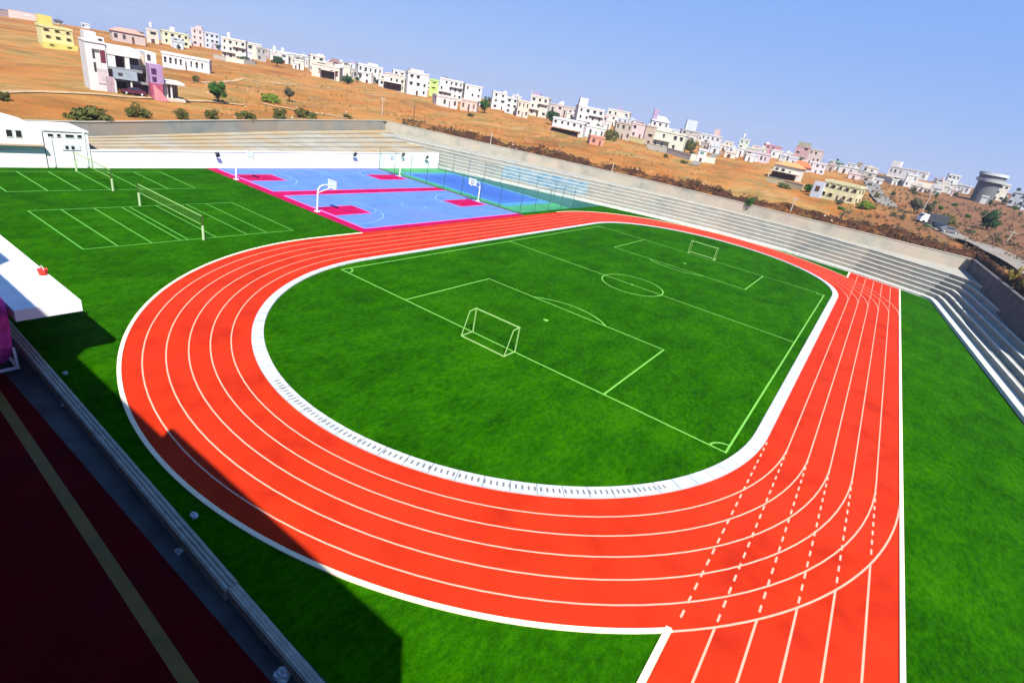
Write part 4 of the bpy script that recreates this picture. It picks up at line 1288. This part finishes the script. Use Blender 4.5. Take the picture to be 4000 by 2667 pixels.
house('long white factory with a stepped roof on the right skyline', 2034, 2124, 408, 390, WHITE, -12, 1, 8, depth=.3, tower=[(2036, 2056, 376, WHITE)])
yard_wall('cream ledge wall in front of the white factory', [(2008, 412), (2040, 420), (2074, 428)], 2.4, CREAM)
house('white cube house with small dark windows at the corner of the factory wall', 2072, 2100, 430, 404, WHITE, 8, 2, 2)
yard_wall('pinkish wall right of the white cube house', [(2100, 426), (2144, 432)], 2.0, pc(250, 225, 210))
house('grey white block of flats left of the water tower', 2164, 2194, 434, 404, pc(235, 235, 230), 10, 3, 3)
house('low white house at the foot of the water tower', 2190, 2222, 444, 427, WHITE, -8, 1, 3)
house('beige white house touching the right side of the water tower', 2262, 2304, 460, 424, CREAM, 8, 3, 3, tower=[(2270, 2284, 416, BEIGE)])
house('pale blue house at the right edge of the town', 2310, 2346, 474, 444, PALEB, -8, 2, 3, tank=[(2318, 434, TANKB)])
house('white house cut by the right edge of the picture', 2340, 2392, 486, 452, PALEB, 6, 2, 4)
yard_wall('long pink white wall on the crest at the far left', [(-30, 33), (20, 37), (84, 44)], 3.2, pc(248, 222, 215))
house('tiny white tank house on the crest above the pink wall', 56, 70, 40, 31, WHITE, 0, 1, 1)
house('small dark roofed house on the crest right of the yellow house', 124, 144, 50, 42, GREYH, 0, 1, 2, pitch=(pc(110, 110, 125), 4))
house('pale house on the crest between the yellow house and the villa', 186, 206, 56, 46, PALEB, 0, 1, 2)
house('white house peeping over the villa roof on the crest', 262, 284, 60, 49, PALEB, 0, 1, 2)
house('low pale house on the crest right of the white roofed one', 296, 330, 72, 60, pc(220, 205, 205), 0, 1, 3, pitch=(pc(160, 150, 165), 5))
# distant skyline houses
SKY = [(476, 494, 88, 76, 'pale lilac'), (512, 526, 92, 84, 'grey blue'), (540, 562, 98, 86, 'cream'), (572, 590, 106, 95, 'white'), (604, 622, 113, 103, 'blue grey'),
       (668, 684, 122, 110, 'pale grey'), (718, 734, 132, 122, 'white'), (762, 776, 142, 132, 'lilac grey'), (826, 842, 150, 139, 'greenish white'), (884, 904, 172, 160, 'cream'),
       (908, 924, 178, 168, 'grey'), (1030, 1052, 190, 179, 'lilac white'), (1072, 1092, 200, 190, 'blue white'), (1166, 1182, 222, 211, 'mauve'), (1262, 1278, 242, 230, 'grey white'),
       (1344, 1364, 254, 240, 'white'), (1452, 1478, 286, 270, 'mauve brown'), (1540, 1562, 302, 288, 'pale blue'), (1664, 1684, 332, 322, 'cream'), (1730, 1746, 342, 330, 'pale pink'), (1980, 2000, 392, 380, 'white'),
       (2142, 2156, 424, 412, 'brown grey')]
CM = {'pale lilac': LILAC, 'grey blue': pc(170, 180, 205), 'cream': CREAM, 'white': WHITE, 'blue grey': pc(175, 180, 195), 'pale grey': GREYH, 'lilac grey': pc(190, 180, 200), 'greenish white': PALEG, 'grey': GREYH,
      'lilac white': pc(235, 225, 245), 'blue white': PALEB, 'mauve': pc(200, 175, 195), 'grey white': pc(225, 225, 225), 'mauve brown': pc(190, 155, 155), 'pale blue': PALEB, 'pale pink': PINKH, 'brown grey': pc(165, 140, 135)}
NEAR = ['behind the rose pink house', 'left of the beige house mast', 'above the large beige house', 'above the cream house with the dark window', 'above the small pink flat house', 'above the grey green tree',
        'above the verandah house', 'behind the brown roofed house', 'above the long balcony house', 'above the stilt house', 'between stilt house and white apartment', 'above the broad white house', 'above the white stepped house',
        'right of the cone tree', 'above the dark round tree', 'behind the tall white villa', 'left of the lilac stair tower', 'left of the square tank tower', 'right of the pink roof room', 'left of the magenta house', 'at the top of the road', 'left of the block of flats']
for (xl, xr, yb, yt, cn), nr in zip(SKY, NEAR):
    house('distant small %s house on the skyline %s' % (cn, nr), xl, xr, yb, yt, CM[cn], random.choice((-8, 0, 9)), None, 2)

# small blurred houses packed behind and between the others
FILL = [('white', WHITE), ('cream', CREAM), ('pinkish', PINKH), ('grey', GREYH), ('pale blue', PALEB), ('tan', TAUPE)]
rf_ = random.Random(21)
def skyline(x):
    return float(np.interp(x, [-50, 60, 200, 470, 900, 1176, 1500, 1700, 2000, 2352], [40, 44, 60, 97, 180, 232, 306, 346, 396, 462]))
FP0 = [(375, 430), (500, 700), (560, 800), (600, 900), (690, 830), (800, 1000), (640, 940), (1000, 1250), (1130, 1290), (1290, 1500), (1380, 1660), (1580, 1800), (1640, 1900), (1860, 2010), (2010, 2200), (2130, 2352)]
for k in range(200):
    a, b2 = FP0[k % len(FP0)]
    x = rf_.uniform(a, b2); wd = rf_.uniform(12, 30)
    y = skyline(x) + rf_.uniform(1, 24)
    cn, c = FILL[rf_.choice((0, 0, 0, 0, 1, 1, 1, 2, 3, 4, 4, 5))]
    hgt = rf_.uniform(9, 18) * (1.5 if 850 < x < 1620 else (1.3 if x < 850 else 1))
    tw = [(x - wd / 2 + rf_.uniform(2, wd - 8), x, y - hgt - rf_.uniform(3, 8), c)] if rf_.random() < .45 else None
    tk = [(x + rf_.uniform(-wd / 3, wd / 3), y - hgt - 6, rf_.choice((TANK, TANKB)))] if tw is None and rf_.random() < .3 else None
    house('small blurred %s house packed into the crowded back rows of the hillside town' % cn, x - wd / 2, x + wd / 2, y, y - hgt, c, rf_.choice((-9, -5, 0, 6, 10)), None, None, tower=tw, tank=tk, group='blurred %s houses in the back rows' % cn)

# ---- water tower
p, d, rz = frame_at(2250, 464)
s = m_per_px(p)
root = empty('water_tower', (p[0], p[1], p[2] - .3), rz, 'big grey concrete water tower with a wide pale drum on a thick shaft', 'water tower')
cg = flat('tower_grey', (.10, .105, .115), .9, .1, .2); cw2 = flat('tower_pale', (.30, .32, .32), .9, .06, .2)
MB().tube([(0, 0, 0), (0, 0, 48 * s)], 20 * s, 32, 22 * s).build('shaft', cg, root)
MB().tube([(0, 0, 46 * s), (0, 0, 53 * s)], 27 * s, 32, 28 * s).build('lower_ring', cw2, root)
MB().tube([(0, 0, 53 * s), (0, 0, 60 * s)], 25 * s, 32).build('drum', cg, root)
MB().tube([(0, 0, 60 * s), (0, 0, 66 * s)], 28 * s, 32, 27 * s).build('roof_slab', cw2, root)

# ---- roads
def road(pts, wd, name, mat=None):
    P = [at(x, y)[0] for x, y in pts]
    fine = []
    for a, b2 in zip(P[:-1], P[1:]):
        n = max(1, int(math.dist(a[:2], b2[:2]) // 2.0))
        for k in range(n): fine.append((a + (b2 - a) * k / n)[:2])
    fine.append(P[-1][:2])
    mb = MB(); L = []
    for i, q in enumerate(fine):
        a = Vector(fine[max(i - 3, 0)]); b2 = Vector(fine[min(i + 3, len(fine) - 1)])
        e = (b2 - a).normalized(); nn = Vector((-e.y, e.x))
        row = []
        for u in (-1, -.5, 0, .5, 1):
            x, y = q[0] + nn.x * wd / 2 * u, q[1] + nn.y * wd / 2 * u
            row.append((x, y))
        zc = max(terr_z(x, y) for x, y in row) + .16
        L.append([(x, y, max(terr_z(x, y) + .14, zc - .12)) for x, y in row])
    for i in range(len(L) - 1):
        for k in range(4):
            mb.add([L[i][k], L[i][k + 1], L[i + 1][k + 1], L[i + 1][k]], [(0, 1, 2, 3)])
    tag(mb.build(name, mat or noise_mat('old_asphalt', (.11, .115, .11), (.17, .165, .15), .4, .9, c3=(.16, .12, .08), s3=.2), None, True), kind='structure')
road([(2440, 668), (2400, 645), (2340, 612), (2280, 580), (2225, 556), (2185, 537), (2150, 522), (2128, 512)], 6.0, 'lower_road')
road([(2040, 474), (2022, 455), (2005, 430), (1990, 405), (1976, 390)], 6.0, 'upper_road')
road([(1655, 350), (1625, 362), (1592, 380)], 3.2, 'dirt_track')
TRK = noise_mat('pale_track_earth', (.24, .15, .07), (.32, .22, .12), .5, .95)
road([(600, 238), (660, 250), (730, 262), (800, 274)], 1.6, 'footpath', TRK)
road([(0, 214), (90, 212), (190, 216), (330, 226), (470, 234), (560, 243)], 1.8, 'footpath', TRK)
road([(440, 190), (560, 182), (660, 196), (780, 206), (880, 222)], 1.6, 'footpath', TRK)

# ---- vehicles on the lower road
def truck(label, px, py, turn):
    p, d, rz = frame_at(px, py)
    root = empty('parked_truck', (p[0], p[1], p[2] + .06), rz + R(turn), label, 'truck')
    MB().box(-3.4, 1.6, -1.1, 1.1, .9, 2.9).build('cargo_box', flat('tarp_dark', (.03, .032, .04), .8, .2), root)
    cbn = MB()
    pr = [(1.7, .6), (1.7, 2.5), (2.7, 2.5), (3.4, 1.7), (3.5, .6)]
    cbn.add([(x, -1.05, z) for x, z in pr] + [(x, 1.05, z) for x, z in pr], [tuple(range(5)), (9, 8, 7, 6, 5)] + [((i + 1) % 5, i, 5 + i, 5 + (i + 1) % 5) for i in range(5)])
    cbn.build('cab', METALW, root)
    MB().add([(2.75, -.95, 2.44), (3.42, -.95, 1.74), (3.42, .95, 1.74), (2.75, .95, 2.44)], [(0, 1, 2, 3)]).build('windscreen', GLASS, root)
    MB().box(-3.4, 1.6, -.9, .9, .65, .88).build('chassis', TANKB, root)
    for x in (-2.4, -1.3, 2.6):
        for sy in (-1, 1): MB().tube([(x, sy * .8, .48), (x, sy * 1.1, .48)], .48, 14).build('wheel', TANKB, root)
truck('white cabbed truck with a dark load parked where the lower road begins', 2136, 517, -150)
car('black car behind the truck on the lower road', 2160, 527, (.012, .012, .015), -140)
car('dark grey car in front of the truck at the roadside', 2176, 535, (.12, .115, .12), -150)

# ---- poles
POLEM = flat('pole_brown', (.10, .065, .04), .8, .15); POLEG = flat('pole_pale', (.34, .30, .26), .8, .1)
def pole(label, px, py, hpx, mat, lean=0, arm=True):
    p, d, rz = frame_at(px, py)
    s = m_per_px(p); H = max(hpx * s, 2.5)
    root = empty('utility_pole', (p[0], p[1], p[2] - .2), rz, label, 'pole', 'poles behind the terrace')
    root.rotation_euler = (0, R(lean), rz)
    MB().tube([(0, 0, 0), (0, 0, H)], .13, 8, .09).build('shaft', mat, root)
    if arm:
        MB().box(-.7, .7, -.05, .05, H - .6, H - .48).build('crossarm', mat, root)
        for q in (-.6, 0, .6): MB().tube([(q, 0, H - .48), (q, 0, H - .3)], .05, 6).build('insulator', TANK, root)
pole('brown utility pole at the bend of the terrace wall', 949, 287, 46, POLEM)
pole('pale slim pole on the slope left of the brown one', 877, 266, 44, POLEG)
pole('short pale post on the dark earth bank in the middle', 1126, 332, 30, POLEG, 0, False)
pole('short pale post above the blue seats', 1404, 399, 24, POLEG, 0, False)
pole('pale pole in front of the cream bungalow on the right', 1815, 486, 36, POLEG)
pole('leaning pale pole beside the lower road', 2308, 560, 34, POLEG, 6)
pole('thin grey pole right of the white cube house', 2112, 500, 60, POLEG)

# ---- trees and bushes
def leaf_mat(name, c1, c2):
    return noise_mat(name, c1, c2, 1.3, .8, spec=.15)
LEAF = {'green': leaf_mat('leaf_green', (.012, .045, .004), (.035, .105, .008)), 'dark': leaf_mat('leaf_dark', (.008, .028, .008), (.025, .065, .016)),
        'olive': leaf_mat('leaf_olive', (.035, .042, .008), (.085, .085, .016)), 'grey': leaf_mat('leaf_grey', (.04, .04, .022), (.085, .08, .045)), 'lime': leaf_mat('leaf_lime', (.07, .11, .01), (.13, .18, .015)),
        'brown': leaf_mat('leaf_brown', (.055, .030, .015), (.115, .065, .034)), 'yellow': leaf_mat('leaf_yellow', (.11, .085, .015), (.19, .14, .03))}
BARK = flat('bark', (.055, .032, .02), .9, .2, 3)
def crown_mesh(rx, rz, zc, leaf, n, shape='round', seed=0):
    rr = random.Random(seed)
    mb = MB()
    clumps = []
    nc = 22 if shape != 'bush' else 16
    for k in range(nc):
        while True:
            a, b2, c = rr.uniform(-1, 1), rr.uniform(-1, 1), rr.uniform(-1, 1)
            if a * a + b2 * b2 + c * c < 1: break
        f = 1.0
        if shape == 'cone': f = 1.05 - .8 * (c + 1) / 2
        clumps.append((a * .78 * f, b2 * .78 * f, c * .74, rr.uniform(.26, .46) * (f if shape == 'cone' else 1)))
    for k in range(n):
        cx, cy, cz, cr = clumps[rr.randrange(nc)]
        u = rr.gauss(0, 1), rr.gauss(0, 1), rr.gauss(0, 1)
        l = math.sqrt(sum(q * q for q in u)) or 1
        rad = cr * rr.uniform(.55, 1.05)
        x, y, z = (cx + u[0] / l * rad) * rx, (cy + u[1] / l * rad) * rx, zc + (cz + u[2] / l * rad) * rz
        if z < .05: z = rr.uniform(.05, .4)
        nv = Vector((u[0] + rr.uniform(-.6, .6), u[1] + rr.uniform(-.6, .6), abs(u[2]) + rr.uniform(-.2, .8))).normalized()
        t1 = nv.orthogonal().normalized(); t2 = nv.cross(t1)
        an = rr.uniform(0, 6.28); e1 = t1 * math.cos(an) + t2 * math.sin(an); e2 = nv.cross(e1)
        a = leaf * rr.uniform(.6, 1.3); b_ = a * .6
        P = Vector((x, y, z))
        mb.add([P - e1 * a, P - e2 * b_, P + e1 * a, P + e2 * b_], [(0, 1, 2, 3)])
    return mb
TREEN = [0]
def tree(label, xc, yb, wpx, hpx, kind, shape='round', trunk=.28, group='trees on the hillside', name='tree'):
    TREEN[0] += 1
    if shape == 'bush' and yb < 285 and xc < 810: yb -= 5; wpx *= 1.2; hpx *= 1.15
    p, d, rz = frame_at(xc, yb)
    s = m_per_px(p)
    H = hpx * s; W = wpx * m_per_px(p, True)
    if shape == 'bush':
        root = empty('bush', (p[0], p[1], p[2] - .1), rz, label, 'bush', 'bushes on the dry slope')
        crown_mesh(W / 2, H * .62, H * .42, max(.10, W * .04), 1500, 'bush', TREEN[0]).build('foliage', LEAF[kind], root)
        st = MB(); rr = random.Random(TREEN[0])
        for k in range(6):
            a = rr.uniform(0, 6.28); st.tube([(0, 0, 0), (math.cos(a) * W * .12, math.sin(a) * W * .12, H * .3), (math.cos(a) * W * .28, math.sin(a) * W * .28, H * .6)], .06, 5, .02)
        st.build('stems', BARK, root)
        return root
    root = empty(name, (p[0], p[1], p[2] - .1), rz, label, 'tree', group)
    th = H * trunk; ch = H - th
    tr = MB(); tr.tube([(0, 0, 0), (.05 * W, 0, th * .6), (0, .02 * W, th + ch * .35)], .035 * H + .05, 8, .015 * H)
    rr = random.Random(TREEN[0])
    for k in range(5):
        a = k * 1.26 + rr.uniform(-.3, .3)
        tr.tube([(0, 0, th * .85), (math.cos(a) * W * .15, math.sin(a) * W * .15, th + ch * .3), (math.cos(a) * W * .3, math.sin(a) * W * .3, th + ch * rr.uniform(.45, .7))], .016 * H, 5, .005 * H)
    tr.build('trunk', BARK, root)
    crown_mesh(W / 2 * 1.05, ch / 2 * 1.05, th + ch / 2, max(.12, W * .042), 3200 if wpx > 26 else 1300, shape, TREEN[0]).build('crown', LEAF[kind], root)
    return root
tree('round bright green tree standing alone right of the big villa', 500, 237, 50, 55, 'green', 'round', .2)
tree('grey green tree with a visible trunk on the middle of the orange slope', 663, 233, 32, 34, 'grey', 'round', .35)
tree('dark green tree left of the twin pair behind the villa wing', 405, 103, 20, 18, 'dark')
tree('taller dark green tree of the pair in front of the yellow green house', 429, 106, 20, 30, 'dark')
tree('round green tree below the pale green twin gables', 636, 154, 28, 27, 'dark', 'round', .15)
tree('loose grey green tree in front of the white flat house', 672, 143, 26, 21, 'grey')
tree('dark tree top beside the brown roofed house', 796, 176, 24, 24, 'dark')
tree('broad dark green tree below it at the edge of the slope', 799, 193, 28, 20, 'dark', 'round', .12)
tree('small dark tree left of the long balcony house', 821, 190, 14, 14, 'dark')
tree('dark green cone shaped tree among the white houses', 1111, 260, 34, 43, 'green', 'cone', .12)
tree('dark round tree between cream house and tall white villa', 1267, 287, 30, 32, 'dark', 'round', .15)
tree('small dark green tree on the skyline beside the tiny green white house', 1699, 342, 15, 20, 'dark')
tree('olive tree leaning over the wall of the arcade house', 1583, 352, 34, 34, 'olive', 'round', .15)
tree('dark green tree right of the arcade house wall', 1590, 364, 20, 18, 'dark')
tree('large dark green tree beside the lower road at the right', 2262, 528, 56, 46, 'dark', 'round', .12)
tree('dark pointed tree left of the pale blue house at the right edge', 2302, 472, 20, 28, 'dark', 'cone', .1)
tree('grey green thorn tree on the brown ground below the factory', 2096, 490, 38, 36, 'grey', 'round', .2)
tree('second thinner thorn tree right of the grey green one', 2128, 494, 28, 30, 'grey', 'round', .2)
tree('small dark tree at the foot of the block of flats', 2182, 446, 18, 12, 'dark')
tree('dark palm like bush tree in front of the pale blue white house', 502, 110, 14, 16, 'dark')
tree('green shrub tree in front of the nearest pale yellow villa', 1856, 442, 28, 22, 'green', 'round', .1)
for a in [('largest olive bush above the grey wall, right of the white block', 202, 281, 100, 34, 'olive'), ('dark leaning bush below the big villa', 318, 274, 56, 32, 'olive'),
          ('small dry olive bush third along the grey wall', 416, 279, 34, 24, 'olive'), ('round olive bush fourth along the grey wall', 488, 279, 34, 25, 'olive'),
          ('low dark bush right below the lone green tree', 565, 280, 42, 21, 'olive'), ('low dark bush left of the widest low bush near the wall bend', 640, 277, 38, 22, 'olive'),
          ('wide low olive bush nearest the wall bend', 702, 276, 44, 22, 'olive'), ('tiny green bush at the pale path by the wall bend', 797, 277, 20, 10, 'olive'),
          ('bright lime bush on the slope left of the grey green tree', 618, 240, 44, 20, 'lime'), ('yellow green tuft below the villa carport', 452, 194, 20, 14, 'olive'),
          ('olive tuft at the far left edge of the slope', 8, 236, 34, 26, 'olive'), ('dark bush row in front of the cream compound wall', 566, 151, 36, 14, 'dark'),
          ('olive bush beside the taupe house', 1401, 322, 38, 26, 'olive'), ('green bush on the bank above the dark earth', 1720, 474, 30, 22, 'green'),
          ('yellow green hedge bush right of the pale yellow villa', 1984, 480, 46, 24, 'lime'), ('olive bush beside the parked truck', 2168, 514, 56, 22, 'olive'),
          ('yellow bush at the roadside near the right edge', 2322, 644, 34, 36, 'yellow'), ('olive bush on the slope in front of the bungalow wall', 1800, 432, 40, 12, 'olive'),
          ('dry yellow bush by the right edge wall', 2346, 668, 34, 36, 'yellow'), ('olive scrub below the salmon house', 1080, 268, 20, 9, 'olive'),
          ('small dark bush below the compound wall', 1528, 362, 14, 9, 'olive'), ('round dark bush farther down the compound wall', 1570, 376, 18, 9, 'olive')]:
    tree(*a[:5], a[5], 'bush')

for k in range(30):
    a, b2 = FP0[(k * 3) % len(FP0)]
    x = rf_.uniform(a, b2); y = skyline(x) + rf_.uniform(4, 26)
    kd = rf_.choice(('dark', 'dark', 'grey', 'olive'))
    tree({'dark': 'small dark green tree', 'grey': 'small grey green tree', 'olive': 'small olive tree'}[kd] + ' squeezed between the crowded hillside houses', x, y, rf_.uniform(9, 18), rf_.uniform(10, 18), kd, 'round', .15, {'dark': 'dark green trees between the back houses', 'grey': 'grey green trees between the back houses', 'olive': 'olive trees between the back houses'}[kd])
for k in range(26):
    x = rf_.uniform(1900, 2345); y = skyline(x) + rf_.uniform(22, 110)
    if y > 500 + (x - 1900) * .33: y -= 40
    kd = rf_.choice(('olive', 'grey', 'green'))
    tree({'olive': 'olive', 'grey': 'grey green', 'green': 'green'}[kd] + ' bush dotted over the rough brown ground at the right', x, y, rf_.uniform(10, 24), rf_.uniform(7, 14), kd, 'bush')
# dry brown scrub along the earth bank and thorn ground: nobody could count it
sc = MB(); rr = random.Random(3)
def tuft(x, y, sz):
    z = terr_z(x, y)
    for k in range(22):
        a = rr.uniform(0, 6.28); ph = rr.uniform(.15, 1.3); l = sz * rr.uniform(.5, 1.1)
        P = Vector((x + math.cos(a) * math.cos(ph) * l * .6, y + math.sin(a) * math.cos(ph) * l * .6, z + math.sin(ph) * l * .8 + .05))
        nv = Vector((rr.uniform(-1, 1), rr.uniform(-1, 1), rr.uniform(0, 1))).normalized(); t1 = nv.orthogonal().normalized(); t2 = nv.cross(t1)
        q = sz * rr.uniform(.12, .3)
        sc.add([P - t1 * q, P - t2 * q * .6, P + t1 * q, P + t2 * q * .6], [(0, 1, 2, 3)])
for k in range(1700):
    az = R(rr.uniform(-46, 17)); h = bowl_hit(az)[0]
    dens = .45 + .35 * math.sin(az * 23 + 1) + .25 * math.sin(az * 61) + .2 * math.sin(az * 131 + 2)
    if rr.random() > dens: continue
    r = h + abs(rr.gauss(0, 1)) * (3 + 4 * max(0, dens)) + 1.6
    tuft(CAM[0] + math.sin(az) * r, CAM[1] + math.cos(az) * r, rr.uniform(.35, 1.0))
tag(sc.build('dry_scrub', LEAF['brown']), 'dry brown scrub covering the earth bank behind the terrace', 'scrub', kind='stuff')
sc = MB()
for k in range(1500):
    az = R(rr.uniform(-3, 17)); h = bowl_hit(az)[0]
    r = h + rr.uniform(8, 170)
    tuft(CAM[0] + math.sin(az) * r, CAM[1] + math.cos(az) * r, rr.uniform(.35, .95))
tag(sc.build('thorn_scrub', leaf_mat('leaf_thorn', (.06, .042, .022), (.11, .08, .045))), 'grey brown thorn scrub over the rough ground at the right', 'scrub', kind='stuff')
ds = MB()
sc_keep = sc; sc = ds
for k in range(700):
    az = R(rr.uniform(-62, -14)); h = bowl_hit(az)[0]
    r = h + rr.uniform(4, 170)
    tuft(CAM[0] + math.sin(az) * r, CAM[1] + math.cos(az) * r, rr.uniform(.25, .7))
tag(ds.build('dry_grass_tufts', LEAF['yellow']), 'dry yellow grass tufts scattered over the orange slope', 'dry grass', kind='stuff')

st = MB()
for k in range(700):
    az = R(rr.uniform(-64, 16)); h = bowl_hit(az)[0]
    r = h + rr.uniform(5, 120)
    x, y = CAM[0] + math.sin(az) * r, CAM[1] + math.cos(az) * r; z = terr_z(x, y); q = rr.uniform(.12, .42)
    a = rr.uniform(0, 6.28); c_, s_ = math.cos(a) * q, math.sin(a) * q
    st.add([(x + c_, y + s_, z - .1), (x - s_, y + c_ * .8, z - .1), (x - c_ * .9, y - s_, z - .1), (x + s_, y - c_ * 1.1, z - .1), (x + c_ * .2, y - s_ * .1, z + q * .7)], [(0, 1, 4), (1, 2, 4), (2, 3, 4), (3, 0, 4)])
tag(st.build('loose_stones', noise_mat('pale_stone', (.20, .15, .10), (.34, .28, .21), 2, .9)), 'pale loose stones strewn over the dry slope', 'stones', kind='stuff')

# thin bluish air over the whole place
hm = bpy.data.materials.new('thin_haze'); hm.use_nodes = True
ht = hm.node_tree
ht.nodes.remove(ht.nodes['Principled BSDF'])
pv = ht.nodes.new('ShaderNodeVolumePrincipled')
pv.inputs['Color'].default_value = (.72, .82, 1.0, 1)
pv.inputs['Density'].default_value = .0002
pv.inputs['Anisotropy'].default_value = .3
ht.links.new(pv.outputs[0], ht.nodes['Material Output'].inputs['Volume'])
zlo = min(v.co.z for v in hill.data.vertices) - 1.0
hz = MB().box(-2600, 2650, -2620, 2600, zlo, 62).build('haze', hm)
tag(hz, 'thin bluish haze over the hillside', 'haze', kind='stuff')
